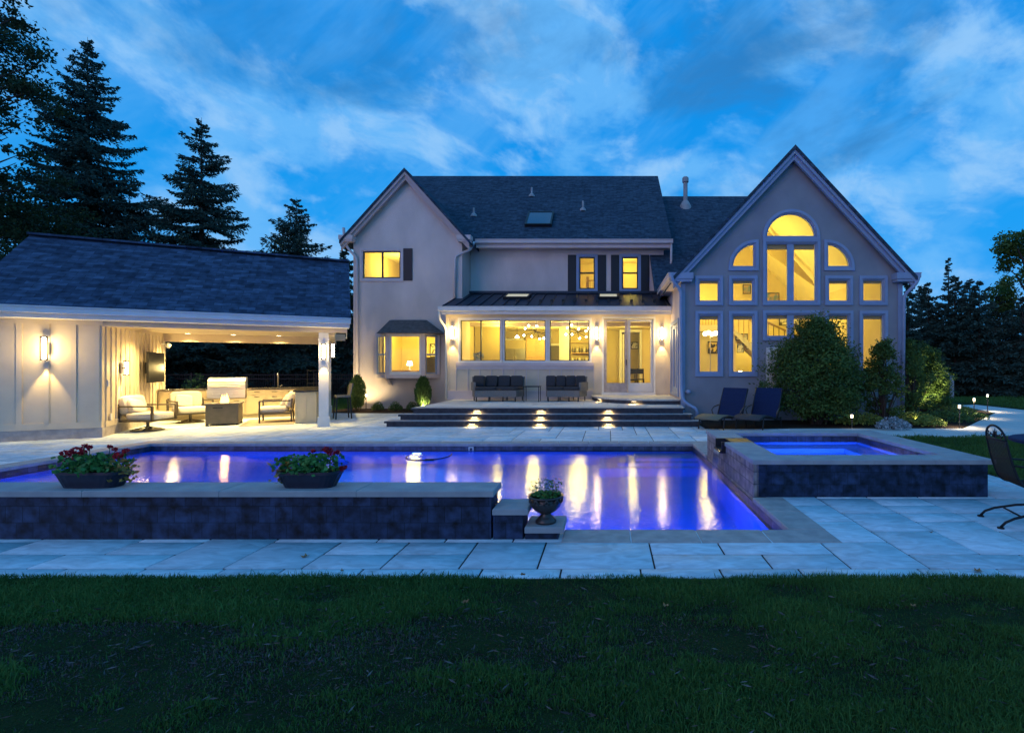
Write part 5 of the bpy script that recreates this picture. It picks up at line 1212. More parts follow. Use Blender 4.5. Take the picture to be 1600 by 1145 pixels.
# ------------------------------------------------------------------ iron spring chair and table at the right
ch = thing('iron_chair', 'black wrought-iron mesh chair with a leaf ornament in its rounded back', 'garden chair', (4.20, 5.07, 0), R(76))
CM = frame((4.20, 5.07, 0), R(76))   # local -y is where the sitter looks
def cc(m_, name, **k): return m_.build(name, M_iron, ch, True)
prof = []  # side profile (y, z): back top -> seat front
ctrl = [(.31,.84),(.28,.70),(.245,.57),(.205,.46),(.15,.40),(.06,.38),(-.12,.40),(-.25,.405),(-.31,.375)]
for i in range(len(ctrl)-1):
    for k in range(4):
        t_ = k/4; p0 = ctrl[max(i-1,0)]; p1 = ctrl[i]; p2 = ctrl[i+1]; p3 = ctrl[min(i+2,len(ctrl)-1)]
        prof.append(tuple(.5*((2*p1[j])+(-p0[j]+p2[j])*t_+(2*p0[j]-5*p1[j]+4*p2[j]-p3[j])*t_**2+(-p0[j]+3*p1[j]-3*p2[j]+p3[j])*t_**3) for j in (0,1)))
prof.append(ctrl[-1])
W = [.20+.03*min(1,i/18) for i in range(len(prof))]
for s in (-1, 1): m = MB(CM); m.tube([(s*W[i], p[0], p[1]-.0) for i, p in enumerate(prof)], .011, 8); cc(m, 'frame_rail')
m = MB(CM); arch = [(.20*cos(pi*i/16), .31+.02*sin(pi*i/16)*1.0, .84+.135*sin(pi*i/16)) for i in range(17)]; m.tube(arch, .011, 8); m.tube([(-.2,.31,.84),(.2,.31,.84)], .009, 6); m.tube([(-.225,-.31,.375),(.225,-.31,.375)], .011, 8); cc(m, 'top_arch')
m = MB(CM); c0 = (0,.32,.855)
for k in range(5):
    a = R(30+30*k); l = (.07,.09,.10,.09,.07)[k]; d = Vector((cos(a),.01,sin(a))); q = Vector((-sin(a),0,cos(a)))
    p = Vector(c0); m.add([tuple(p), tuple(p+d*l*.5+q*.018), tuple(p+d*l), tuple(p+d*l*.5-q*.018), tuple(p+d*l*.5+Vector((0,-.008,0)))], [(0,1,4),(1,2,4),(2,3,4),(3,0,4),(0,3,2,1)])
for s in (-1,1):
    m.tube([(s*.02,.32,.86),(s*.08,.32,.885),(s*.13,.32,.86),(s*.15,.32,.885)], .006, 6)
    for (u_, v_) in ((.09,.885),(.13,.90),(.12,.86)): m.add([(s*(u_-.02),.32,v_),(s*u_,.32,v_+.016),(s*(u_+.02),.32,v_),(s*u_,.32,v_-.016),(s*u_,.312,v_)], [(0,1,4),(1,2,4),(2,3,4),(3,0,4)])
cc(m, 'leaf_ornament')
m = MB(CM)   # expanded-metal panel as closely spaced rods
for i in range(1, len(prof)*3-3):
    f = i/3; a = int(f); b_ = f-a
    if a+1 >= len(prof): break
    y = prof[a][0]*(1-b_)+prof[a+1][0]*b_; z = prof[a][1]*(1-b_)+prof[a+1][1]*b_; w_ = W[a]
    m.beam((-w_,y,z),(w_,y,z),.004,.006)
for k in range(13):
    xx = -.18+k*.03; pp = [(xx, p[0], p[1]-.003) for p in prof[::2]]
    for i in range(len(pp)-1): m.beam(pp[i], pp[i+1], .003, .004)
m.build('mesh_panel', M_iron, ch)
for s in (-1, 1):
    m = MB(CM); m.tube([(s*.215,.25,.61),(s*.27,.15,.605),(s*.30,-.05,.595),(s*.30,-.24,.585),(s*.27,-.30,.55),(s*.24,-.29,.47),(s*.23,-.27,.40)], .010, 8); cc(m, 'armrest')
    m = MB(CM); m.tube([(s*.12,-.20,.375),(s*.12,-.30,.30),(s*.12,-.30,.22),(s*.14,-.18,.18),(s*.17,.06,.15),(s*.20,.24,.10),(s*.21,.32,.06),(s*.21,.36,.012)], .012, 8); m.lathe([(.03,0),(.03,.012)], (s*.21,.36,0), 12); cc(m, 'leg')
    m = MB(CM); m.tube([(s*.12,-.20,.375),(s*.15,-.05,.26),(s*.19,-.22,.14),(s*.20,-.36,.012)], .012, 8); m.lathe([(.03,0),(.03,.012)], (s*.20,-.36,0), 12); cc(m, 'leg')
m = MB(CM); m.tube([(-.19,.18,.12),(.19,.18,.12)], .009, 6); cc(m, 'stretcher'); m = MB(CM); m.tube([(-.12,-.2,.372),(.12,-.2,.372)], .011, 6); cc(m, 'stretcher')
t = thing('patio_table', 'round dark iron table with blue rim at the right edge of the patio', 'table', (5.05, 6.15, 0)); TX, TY = 5.2, 5.75
m = MB(); m.lathe([(.54,.70),(.56,.71),(.56,.735),(.54,.745)], (TX,TY,0), 40); m.build('table_top', M_blue_sling, t)
for k in range(4):
    a = k*pi/2+.5; m = MB(); m.tube([(TX+.12*cos(a),TY+.12*sin(a),.70),(TX+.2*cos(a),TY+.2*sin(a),.4),(TX+.4*cos(a),TY+.4*sin(a),.0)], .013, 7); m.build('leg', M_dark, t, True)
# ------------------------------------------------------------------ path lights
def path_light(label, x, y, h, p=9, pos=True):
    t = thing('path_light', label, 'garden light', (x, y, 0), 0, 'slim path lights in the planting beds')
    MB().tube([(x,y,-.05),(x,y,h-.05)], .014, 8).build('stake', M_bronze, t)
    MB().lathe([(.035,h-.01),(.035,h),(.005,h+.02)], (x,y,0), 14).build('cap', M_steel, t); MB().lathe([(.026,h-.09),(.026,h-.012)], (x,y,0), 12).build('lens', E_warm, t)
    lamp('path_lamp', 'SPOT', (x,y-.0,h-.10), (1,.80,.5), p, t, .02, 140, .6, direction=(0,0,-1)); return t
path_light('short path light at the back edge of the hot tub before the big shrub', wx(1337,13.0), 13.2, .36, 3)
path_light('path light standing before the low ground cover at the bend of the path', wx(1495,13.4), 13.3, .60, 150)
path_light('brightest path light, middle one along the mulch edge', wx(1522,15.9), 15.9, .62, 220)
path_light('farthest path light, near the handrail', wx(1543,18.2), 18.2, .62, 150)
path_light('mushroom path light among the shrubs beside the left wing corner', wx(572,18.4), 18.4, .62, 5)
for (x, y, z, d, p, lb) in ((wx(1462,16.9),16.9,.12,(-.12,.8,1),330,'small uplight under the glowing yellow-green bush'), (wx(549,18.4),18.35,.12,(.25,.6,1),180,'small uplight at the left corner of the house'), (wx(661,18.2),18.2,.12,(0,.6,1),120,'small uplight at the bush beside the terrace steps'), (wx(1425,14.1),13.9,.1,(-.3,.5,1),7,'small uplight among the low plants by the path')):
    t = thing('garden_uplight', lb, 'garden light', (x,y,0)); MB().lathe([(.04,.0),(.05,.08),(.05,.10),(.035,.09)], (x,y,0), 12).build('housing', M_bronze, t); lamp('uplight_lamp', 'SPOT', (x,y,.14), (1,.78,.38), p, t, .03, 110, .7, direction=d)
# handrail at the far right
hr = thing('handrail', 'white-topped metal handrail beside the far side steps', 'handrail', (17.2,26,0)); Y = 26
x0, x1 = wx(1468,Y), wx(1487,Y)
m = MB(); m.tube([(x0-1.2,Y,2.0),(x0,Y,1.62),(x1,Y,1.12)], .028, 8); m.tube([(x0-1.2,Y,1.6),(x0,Y,1.3),(x1,Y,.85)], .025, 8); m.build('rail', M_cap, hr)
MB().box(x1-.06,x1+.08,Y-.06,Y+.06,-.05,1.16).build('post', M_cap, hr)
for k in range(4): MB().box(x0-1.6+k*.42, x0-1.2+k*.42, Y+.05, Y+1.3, -.05, .95-k*.24).build('step', M_riser, hr)
# ------------------------------------------------------------------ black metal fence behind the pool house
fe = thing('metal_fence', 'long black metal picket fence behind the pool house', 'fence', (-16,25,0))
fx = -24.0; Yf = 24.6
while fx < -9.6:
    MB().box(fx-.03,fx+.03,Yf-.03,Yf+.03,-.05,1.32).build('post', M_dark, fe)
    if fx+2.0 < -9.4:
        m = MB()
        for z in (.18,1.02,1.22): m.box(fx+.03,fx+1.97,Yf-.015,Yf+.015,z,z+.03)
        for k in range(1,18): m.box(fx+k*.111-.008,fx+k*.111+.008,Yf-.008,Yf+.008,.08,1.22)
        m.build('fence_panel', M_dark, fe)
    fx += 2.0
t = thing('metal_trellis', 'dark metal plant support standing by the bar', 'trellis', pw(4.2,5.6)); m = MB(PF)
for x in (3.7,3.9,4.1): m.box(x,x+.02,5.6,5.62,0,1.5)
for z in (.5,1.0,1.45): m.box(3.7,4.12,5.59,5.6,z,z+.02)
m.build('bars', M_dark, t)
# ------------------------------------------------------------------ plants
def tapered(m, pts, r0, r1, n=8):
    k = len(pts); m.tube(pts, [r0+(r1-r0)*i/(k-1) for i in range(k)], n)
def spruce(name, label, x, y, h, seed, spread=.24, low=.04, dens=1.0, size=1.0, group=None, irregular=.20, cap=4.2):
    rs = np.random.RandomState(seed); t = thing(name, label, 'tree', (x, y, 0), 0, group)
    m = MB(); tapered(m, [(x,y,-.1),(x+.02*h*.1,y,h*.35),(x,y,h*.7),(x,y,h*.998)], h*.014, .006); 
    Vs = []; Fs = []; Ts = []; off = 0
    z = h*low; br = MB()
    nb = int(h*11*dens)
    for i in range(nb):
        f = low+(1-low)*((i+rs.rand())/nb)*.985; z = f*h
        L = max(min(1.12*(1-f)**1.02*h*spread, cap)*(1+irregular*rs.normal())+.06, .08); a = rs.uniform(0, 2*pi)
        rise = .6*(f-.5)+.12*rs.normal()
        def bz(r): q = r/L; return z+rise*r-.20*L*(q**1.5)*(1.15-f)+.16*L*q**4
        if L > .5: br.tube([(x,y,z),(x+cos(a)*L*.5,y+sin(a)*L*.5,bz(L*.5)),(x+cos(a)*L,y+sin(a)*L,bz(L))], [.018+.012*L,.018,.006], 4)
        nsub = max(3, int(L*5*dens**.5)); 
        tt = (np.arange(nsub)+.5)/nsub; tt = np.concatenate([tt, tt, [0.]]); side = np.concatenate([np.full(nsub, 1.), np.full(nsub, -1.), [0.]])
        sl = np.where(side == 0, L, ((1-tt)*.45*L+.07+.05*min(L,1))*rs.uniform(.6,1.25,len(tt)))
        for t_, sd, l_ in zip(tt, side, sl):
            k = max(3, int(l_/(.075*size))); q = (np.arange(k)+rs.rand(k))/k; aa = a+sd*rs.uniform(.6,1.1); r0 = t_*L
            bx_ = x+cos(a)*r0+np.cos(aa)*l_*q; by_ = y+sin(a)*r0+np.sin(aa)*l_*q; rr2 = r0+l_*q*np.cos(aa-a)
            zz = np.array([bz(min(v, L*1.1)) for v in rr2]) - (.30*l_*q**1.4 if sd else 0)
            for rep in range(3):
                th = aa+rs.normal(size=k)*.8; dzz = rs.uniform(-1.5, .25, k) if rep else rs.uniform(-.2,.5,k)
                d = np.stack([np.cos(th), np.sin(th), dzz], 1); d /= np.linalg.norm(d, axis=1)[:, None]
                p0 = np.stack([bx_, by_, zz], 1); wl = (.10+.10*rs.rand(k))*size*min(1, .45+L*.5); p1 = p0+d*wl[:, None]
                e = rs.normal(size=(k,3)); e -= d*(e*d).sum(1)[:,None]; e /= np.linalg.norm(e,axis=1)[:,None]; wd = (.020+.016*rs.rand(k))[:,None]*size
                mid = p0*.45+p1*.55; Vs.append(np.stack([p0, mid+e*wd, p1, mid-e*wd], 1).reshape(-1,3)); Ts.append(np.repeat(rs.rand(k)*.7+.3*rs.rand(), 4))
    V = np.concatenate(Vs); F = np.arange(len(V)).reshape(-1,4)
    m.build('trunk', M_bark, t); br.build('limb', M_bark, t)
    np_mesh('crown', V, F, M_needle, t, np.concatenate(Ts)); return t
def clumpy(P0, n, rs, blobs, size, aspect=.55, shell=.55, flat=.0):
    """leaves spread through a set of ellipsoid clumps (cx,cy,cz,rx,ry,rz)"""
    B = np.array(blobs, float); vol = (B[:,3]*B[:,4]*B[:,5])**(2/3); idx = rs.choice(len(B), n, p=vol/vol.sum())
    d = rs.normal(size=(n,3)); d /= np.linalg.norm(d,axis=1)[:,None]; r = rs.uniform(shell,1.0,(n,1))**.8*(1+.12*rs.normal(size=(n,1)))
    P = B[idx,:3]+d*r*B[idx,3:]+np.array(P0)
    V, F = leaf_quads(P, size, rs, flat, aspect); base = rs.rand(len(B))
    T = np.clip(base[idx]*.5+rs.rand(n)*.5, 0, 1)
    return V, F, np.repeat(T, 4)
def bushy_tree(name, label, x, y, h, seed, w=None, cr=.6, n=9000, leaf=.16, mat_=None, group=None, blobs=26, trunk=True, cat='tree', z0=None, small=.34):
    rs = np.random.RandomState(seed); t = thing(name, label, cat, (x, y, 0), 0, group); w = w or h*.4; z0 = h*(1-cr) if z0 is None else z0
    bl = []
    for i in range(blobs):
        u = rs.rand(); zc = z0+(h-z0)*(.08+.84*u); env = w*sin(pi*min(.98, .12+.80*u))**.8
        a = rs.uniform(0, 2*pi); r = env*sqrt(rs.rand())*.85; s = w*small*rs.uniform(.55,1.2)
        bl.append((x+r*cos(a), y+r*sin(a), zc, s, s, s*.8))
    m = MB()
    if trunk:
        tapered(m, [(x,y,-.1),(x+.05,y,z0*.6+.1),(x,y,z0+(h-z0)*.4),(x,y,h*.9)], h*.022+.02, .015)
        for k in range(0, blobs, 2): b = bl[k]; tapered(m, [(x,y,max(z0*.7,b[2]-w*.8)), ((x+b[0])/2,(y+b[1])/2,(b[2]+max(z0,b[2]-w*.5))/2), b[:3]], .03+h*.004, .008, 5)
    else:
        for k in range(0, blobs, 1): b = bl[k]; a = rs.uniform(0,6.28); tapered(m, [(x+.12*cos(a)*w,y+.12*sin(a)*w,-.03), (x+(b[0]-x)*.45,y+(b[1]-y)*.45,b[2]*.5), b[:3]], .012+.012*h, .005, 5)
    m.build('trunk' if trunk else 'stem', M_bark, t)
    V, F, T = clumpy((0,0,0), n, rs, bl, leaf, shell=.25); np_mesh('crown' if trunk else 'foliage', V, F, mat_ or M_leafd, t, T); return t
# three spruces behind the pool house
spruce('spruce_tree', 'tallest spruce behind the pool house, with a thin pointed tip', PX(137,27), 27, roofz(57,27), 11, .30, .05, 1.25, 1.25, 'spruces behind the pool house')
spruce('spruce_tree', 'middle-height spruce behind the pool house roof', PX(315,27), 27, roofz(183,27), 12, .33, .05, 1.25, 1.2, 'spruces behind the pool house')
spruce('spruce_tree', 'shortest of the three spruces, just left of the house', PX(463,28), 28, roofz(308,28), 13, .48, .05, 1.4, 1.1, 'spruces behind the pool house')
# big leafy tree hanging in from the left edge
def left_tree():
    x, y = -18.6, 14.6; rs = np.random.RandomState(21); t = thing('leafy_tree', 'big dark leafy tree whose branches hang in at the left edge', 'tree', (x, y, 0))
    bl = []
    tips = [(30,25,14,.30),(55,100,14,.45),(12,60,13.6,.5),(50,150,14,.55),(20,130,14,.7),(40,190,14,.5),(8,20,14,.6),(5,175,14,.6),(12,215,14,.30),(25,255,14,.6),(55,285,14.5,.75),(20,300,14.5,.9),(50,330,15,.7),(70,355,16,.5),(30,350,15,.9),(5,370,14,.9),(70,135,14,.25),(3,90,14,.7),(75,310,15.5,.3),(85,372,17,.5),(35,240,14,.3)]
    for (px_, py_, Y, s) in tips:
        c = (PX(px_, Y), Y, roofz(py_, Y))
        for k in range(3): bl.append((c[0]+rs.normal()*s*.45-.1, c[1]+rs.normal()*s*.8, c[2]+rs.normal()*s*.3, s*.62, s*.7, s*.36))
    for k in range(30): bl.append((x+rs.normal()*.8-.5, y+rs.normal()*1.8, rs.uniform(3, 13), 1.1, 1.1, .8))
    m = MB(); tapered(m, [(x-1.5,y,-.1),(x-1.4,y,3),(x-1.2,y+.1,7),(x-1,y,13)], .38, .05)
    for (px_, py_, Y, s) in tips: c = Vector((PX(px_, Y), Y, roofz(py_, Y))); tapered(m, [(x-1.3,y,max(1.5,c.z-2.0)), tuple(Vector((x-1.3,y,c.z-1.0)).lerp(c,.5)), tuple(c)], .07, .008, 5)
    m.build('trunk', M_bark, t)
    V, F, T = clumpy((0,0,0), 42000, rs, bl, .12, .5, .1); np_mesh('crown', V, F, M_leafd, t, T)
left_tree()
# dark evergreens closing the garden behind the pool house
k = 0
for (px_, Y, h, w) in ((20,22,5.6,1.8),(75,25,6.2,2.0),(190,24,5.2,2.0),(262,26,5.4,2.0),(325,28,5.2,2.1),(385,26,4.8,2.0),(440,29,5.6,2.2),(500,27,6.0,1.9),(540,26.5,7.6,1.4),(568,28,7.8,1.6)):
    lb = ['dark bushy evergreen at the far left behind the pool house roof','dark evergreen below the tallest spruce','dark evergreen left in the pool house opening','dark evergreen second in the pool house opening','dark evergreen in the middle of the pool house opening','dark evergreen behind the grill','dark evergreen behind the steel tap','dark evergreen behind the white post','tall narrow evergreen in the gap beside the house','tall narrow evergreen touching the left house corner'][k]
    spruce('evergreen_tree', lb, PX(px_,Y), Y, h*1.05, 40+k, w/h*1.05, .02, 1.1, 1.45, 'dark evergreens behind the pool house'); k += 1
# right-hand tree mass
RT = [(1418,30,6.3,1.7,'dark evergreen right beside the tall gabled wing'),(1450,31,6.4,1.8,'dark evergreen behind the glowing bush'),(1482,33,8.3,1.2,'narrow pointed evergreen that stands above the others at right'),(1492,30,6.6,2.0,'dark evergreen above the handrail'),(1530,29,6.2,2.0,'dark evergreen behind the middle path light'),(1562,31,5.6,2.1,'dark evergreen behind the farthest path light'),(1598,28,5.2,2.0,'dark evergreen at the right edge of the garden'),(1640,28,5.4,2.2,'dark evergreen reaching past the right edge'),(1440,36,7.0,2.0,'far evergreen behind the wing corner'),(1515,37,7.6,2.2,'far evergreen with a rounded top at right'),(1580,37,6.6,2.4,'far broad evergreen at the right')]
for i, (px_, Y, h, w, lb) in enumerate(RT):
    if i == 2: spruce('spruce_tree', lb, PX(px_,Y), Y, roofz(402,Y), 77, .12, .2, 1.0, 1.0)
    else: spruce('evergreen_tree', lb, PX(px_,Y), Y, h*1.06, 60+i, w/h*1.15, .02, 1.3, 1.35, 'dark evergreens closing the garden on the right')
def right_tree():
    bushy_tree('leafy_tree', 'green leafy tree rising at the right edge of the sky', PX(1606,30), 30, roofz(352,30), 91, 2.4, .62, 8000, .20, M_leafb, None, 26, small=.32)
right_tree()
# shrubs before the wing
def big_shrub(label, px0, px1, ytop, Y, seed, n, mat_=None, leaf=.075, dens=1.0, name='large_shrub', grp=None, stems=26):
    rs = np.random.RandomState(seed); x = PX((px0+px1)/2, Y); w = (px1-px0)/2*Y/800; h = roofz(ytop, Y)
    t = thing(name, label, 'shrub', (x, Y, 0), 0, grp); nb = int(240*dens); B = []; m = MB()
    for i in range(nb):
        u = rs.rand()**.85; a = rs.uniform(0, 2*pi); env = (.52+.48*sin(pi*min(1, u*1.05+.12)))*sqrt(max(0, 1-max(0, (u-.42)/.585)**3.2)); env *= (1+.16*sin(3*a+seed)+.10*rs.normal())
        r = env*w*(rs.rand()**.38); s_ = rs.uniform(.09, .24)*w; B.append((x+r*cos(a), Y+r*sin(a)*.8, .10*h+u*h*.86*(1+.05*rs.normal()), s_, s_, s_*.85))
        if i % max(1, nb//stems) == 0:
            q = B[-1]; m.tube([(x+.2*rs.normal()*w*.4, Y+.1*rs.normal(), -.03), (x+(q[0]-x)*.5, Y+(q[1]-Y)*.5, q[2]*.45), (x+(q[0]-x)*.85, Y+(q[1]-Y)*.85, q[2]*.8), q[:3]], [.022,.016,.010,.004], 5)
    m.build('stem', M_bark, t); B = np.array(B); vol = B[:,3]**1.6; idx = rs.choice(nb, n, p=vol/vol.sum())
    P = B[idx,:3]+rs.normal(size=(n,3))*B[idx,3:]*.62; k = P[:,2] > .04; P = P[k]; idx = idx[k]
    V, F = leaf_quads(P, leaf, rs, .15, .5); T = np.clip(rs.rand(nb)[idx]*.5+rs.rand(len(P))*.5, 0, 1)
    np_mesh('foliage', V, F, mat_ or M_leafb, t, np.repeat(T,4)); return t
big_shrub('largest dark green shrub, just right of the sun loungers', 1208, 1346, 500, 14.2, 31, 44000, dens=1.5)
big_shrub('loose airy shrub before the tall corner window', 1348, 1412, 528, 14.2, 32, 9000, dens=.5)
big_shrub('dark shrub at the right corner of the gabled wing', 1388, 1452, 532, 15.4, 33, 7000, dens=.4, leaf=.07)
big_shrub('round bush lit yellow-green from below near the handrail', 1408, 1480, 546, 18.0, 34, 20000, leaf=.075, dens=.8)
def low_plant(name, label, px_, Y, w, h, seed, n, mat_, leaf=.05, grp=None, z=0.0, aspect=.4):
    x = PX(px_, Y); rs = np.random.RandomState(seed); t = thing(name, label, 'plant', (x, Y, z), 0, grp)
    a = rs.uniform(0, 2*pi, n); r = np.sqrt(rs.rand(n))*w; hh = h*(1-.6*(r/w)**2)*rs.uniform(.3,1.05,n)
    P = np.stack([x+r*np.cos(a), Y+r*np.sin(a)*.8, z+hh], 1); V, F = leaf_quads(P, leaf, rs, .2, aspect)
    m = MB()
    for k in range(14): b = rs.uniform(0,6.28); q = w*.6*rs.rand(); m.tube([(x,Y,z-.02),(x+q*cos(b),Y+q*sin(b)*.8,z+h*.7)], .004, 4)
    m.build('stem', M_bark, t); np_mesh('foliage', V, F, mat_, t, np.repeat(rs.rand(n),4)); return t
lp = [('feathery low clump behind the short path light', 1350,13.9,.55,.34,1400,M_leafy),('low ground cover along the mulch in front of the lit bush',1430,14.2,.6,.34,1500,M_leafy),('bright low clump nearest the path bend',1452,13.6,.42,.28,900,M_leafy),('wide green ground cover left of the tall path light',1468,14.9,.9,.30,2000,M_leafb),('green ground cover reaching the middle path light',1500,15.6,.8,.28,1500,M_leafb),('low plant in the mulch under the largest shrub',1322,13.9,.3,.25,400,M_leafy),('far ground cover by the handrail',1480,18.0,.9,.3,1300,M_leafy)]
for i, (lb, px_, Y, w, h, n, mt) in enumerate(lp): low_plant('ground_cover_plant', lb, px_, Y, w, h, 100+i, n, mt, .07, 'low plants in the right bed')
low_plant('silver_plant', 'silvery-leaved plant behind the back corner of the hot tub', 1396, 12.9, .42, .32, 120, 700, M_silver, .08, z=0)
# bushes by the left wing
def plume(label, px_, Y, w, h, seed, n, mt, trunk=.2):
    x = PX(px_, Y); rs = np.random.RandomState(seed); t = thing('upright_shrub', label, 'shrub', (x, Y, 0), 0, 'upright shrubs by the left wing')
    u = rs.rand(n); r = w*np.sin(np.pi*np.clip(.12+.83*u,0,1))**.7*np.sqrt(rs.rand(n)); a = rs.uniform(0,2*pi,n)
    P = np.stack([x+r*np.cos(a), Y+r*np.sin(a), trunk+(h-trunk)*u+.04*rs.normal(size=n)], 1)
    d = np.stack([np.cos(a)*.35+.15*rs.normal(size=n), np.sin(a)*.35, np.ones(n)], 1); d /= np.linalg.norm(d,axis=1)[:,None]
    e = rs.normal(size=(n,3)); e -= d*(e*d).sum(1)[:,None]; e /= np.linalg.norm(e,axis=1)[:,None]; L_ = rs.uniform(.07,.16,(n,1))
    V = np.stack([P-d*L_*.5, P+e*.014, P+d*L_*.5, P-e*.014],1).reshape(-1,3)
    m = MB()
    for k in range(6): b = rs.uniform(0,6.28); m.tube([(x+.06*cos(b),Y+.06*sin(b),-.02),(x+w*.4*cos(b),Y+w*.4*sin(b),h*.6)], .012, 5)
    m.build('stem', M_bark, t); np_mesh('foliage', V, np.arange(len(V)).reshape(-1,4), mt, t, np.repeat(rs.rand(n),4))
plume('upright feathery shrub at the left corner of the left wing', 558, 18.3, .30, 1.25, 201, 3200, M_leafy)
plume('upright feathery shrub beside the terrace steps', 661, 18.4, .30, 1.20, 202, 3200, M_leafb)
for i, (px_, w, lb) in enumerate(((590,.22,'small round bush nearest the mushroom path light'),(618,.25,'small round bush in the middle under the bay window'),(644,.22,'small round bush next to the terrace steps'))):
    low_plant('small_bush', lb, px_, 18.3, w, .36, 210+i, 900, M_leafb, .05, 'small round bushes under the bay window')
low_plant('herb_plant', 'small leafy plant seen over the outdoor kitchen counter', 308, 18.2, .6, 1.35, 220, 900, M_leafb, .10)
# ------------------------------------------------------------------ planters
def trough(label, cx, cyy, w, seed, yel):
    z = .4475; t = thing('flower_box', label, 'planter', (cx, cyy, z), 0, 'ribbed flower boxes on the raised wall')
    m = MB(); h = .15; rs = np.random.RandomState(seed); lev = [(0,.78),(.02,.80),(.11,.95),(.125,1.0),(.15,1.0),(.15,.94),(.12,.92)]
    n = 44; vs = []; fs = []
    def outline(sc, k):
        a = 2*pi*k/n; c = cos(a); s_ = sin(a); e = .5
        x = math.copysign(abs(c)**e, c)*w/2*sc; y = math.copysign(abs(s_)**e, s_)*.115*sc
        return x, y
    for (zz, sc) in lev:
        for k in range(n):
            x, y = outline(sc, k); rib = 1.0 + (.018 if (k % 2 and .01 < zz < .12) else 0); vs.append((cx+x*rib, cyy+y*rib, z+zz))
    for i in range(len(lev)-1):
        for k in range(n): q = (k+1) % n; fs.append((i*n+k, i*n+q, (i+1)*n+q, (i+1)*n+k))
    fs.append(tuple(range(n))[::-1]); m.add(vs, fs); m.build('box', M_planter, t)
    MB().slab([(cx+outline(.93,k)[0], cyy+outline(.93,k)[1]) for k in range(0,n,2)], [], z+.13, .02).build('soil', M_mulch, t)
    N_ = 650; P = np.stack([cx+rs.normal(size=N_).clip(-2,2)*.24*w, cyy+rs.normal(size=N_)*.075, z+.14+rs.rand(N_)**1.2*.15+.0*rs.rand(N_)], 1)
    V, F = leaf_quads(P, .042, rs, .1, .95); np_mesh('geranium_foliage', V, F, M_leafg, t, np.repeat(rs.rand(N_),4))
    s_ = 1 if yel > 0 else -1; N_ = 90; P = np.stack([cx+s_*(w*.46+rs.normal(size=N_)*.035), cyy+rs.normal(size=N_)*.06, z+.12+rs.uniform(-.07,.14,N_)], 1)
    V, F = leaf_quads(P, .05, rs, .1, .7); np_mesh('trailing_foliage', V, F, M_leafv, t, np.repeat(rs.rand(N_),4))
    return t, rs, z
def flower(t, x, y, z0, z, r, rs, n=40):
    st = MB().tube([(x-.02,y,z0),(x-.005,y,(z+z0)/2),(x,y,z)], .0025, 5).build('flower_stem', M_leafg, t)
    d = rs.normal(size=(n,3)); d /= np.linalg.norm(d,axis=1)[:,None]; P = np.array([x,y,z])+d*r*np.array([1,1,.7]); V, F = leaf_quads(P, .026, rs, 0, .9)
    np_mesh('flower_head', V, F, M_petal, t, np.repeat(rs.rand(n),4))
def FX(px_): return PX(px_, 4.78)
def FZ(py_): return roofz(py_, 4.78)
t, rs, z = trough('left flower box with dark red geraniums and yellow leaves on its right side', FX(147), 4.78, .61, 301, 1)
for (px_, py_, r) in ((98,717,.045),(107,708,.04),(112,705,.04),(120,704,.035),(132,700,.02),(142,695,.022),(127,707,.025),(174,697,.018),(178,702,.018),(189,711,.035),(193,705,.025)): flower(t, FX(px_), 4.78+rs.normal()*.04, z+.18, FZ(py_), r, rs, max(16,int(r*1400)))
t, rs, z = trough('right flower box with bright red geraniums and wilted leaves on its left side', FX(486), 4.78, .56, 302, -1)
for (px_, py_, r) in ((513,704,.032),(516,708,.03),(486,705,.016),(526,707,.02),(535,731,.022),(532,733,.02),(510,701,.025)): flower(t, FX(px_), 4.78+rs.normal()*.03, z+.18, FZ(py_), r, rs, max(16,int(r*1400)))
bx, by, bz = PX(853,4.75), 4.75, .122
t = thing('ceramic_bowl', 'dark footed ceramic bowl planter with a pierced rim on the lowest wall tier', 'planter', (bx, by, bz))
m = MB(); m.lathe([(.095,0),(.098,.02),(.07,.05),(.045,.075),(.05,.085)], (bx,by,bz), 28)
m.build('foot', M_clay, t, True)
m = MB(); n = 40; m.lathe([(.05,.085),(.10,.115),(.135,.15),(.152,.19),(.155,.2)], (bx,by,bz), n); m.lathe([(.155,.235),(.165,.24),(.163,.255),(.145,.25),(.14,.235),(.155,.235)], (bx,by,bz), n)
for k in range(20):
    a = 2*pi*k/20; a2 = a+.16*(1 if k % 2 else -1)
    m.tube([(bx+.153*cos(a),by+.153*sin(a),bz+.195),(bx+.158*cos(a2),by+.158*sin(a2),bz+.24)], .009, 6)
m.lathe([(.13,.15),(.138,.235)], (bx,by,bz), 24)
m.build('bowl', M_clay, t, True)
rs = np.random.RandomState(9); N_ = 420; a = rs.uniform(0,6.28,N_); r = np.sqrt(rs.rand(N_))*.15; P = np.stack([bx+r*np.cos(a), by+r*np.sin(a), bz+.24+rs.rand(N_)**1.6*.15], 1); V, F = leaf_quads(P, .026, rs, .1, .6); np_mesh('foliage', V, F, M_leafg, t, np.repeat(rs.rand(N_),4))
m = MB()
for k in range(26): b_ = rs.uniform(0,6.28); q = .15*rs.rand(); m.tube([(bx+q*.3*cos(b_),by+q*.3*sin(b_),bz+.22),(bx+q*cos(b_),by+q*sin(b_),bz+.26+.16*rs.rand())], .002, 4)
m.build('stem', M_leafg, t)
P = np.stack([bx+rs.uniform(-.13,.13,26), by+rs.uniform(-.1,.1,26), bz+rs.uniform(.32,.42,26)],1); V, F = leaf_quads(P, .024, rs, 0, .9); np_mesh('blossoms', V, F, M_blossom, t, np.repeat(np.ones(26),4))
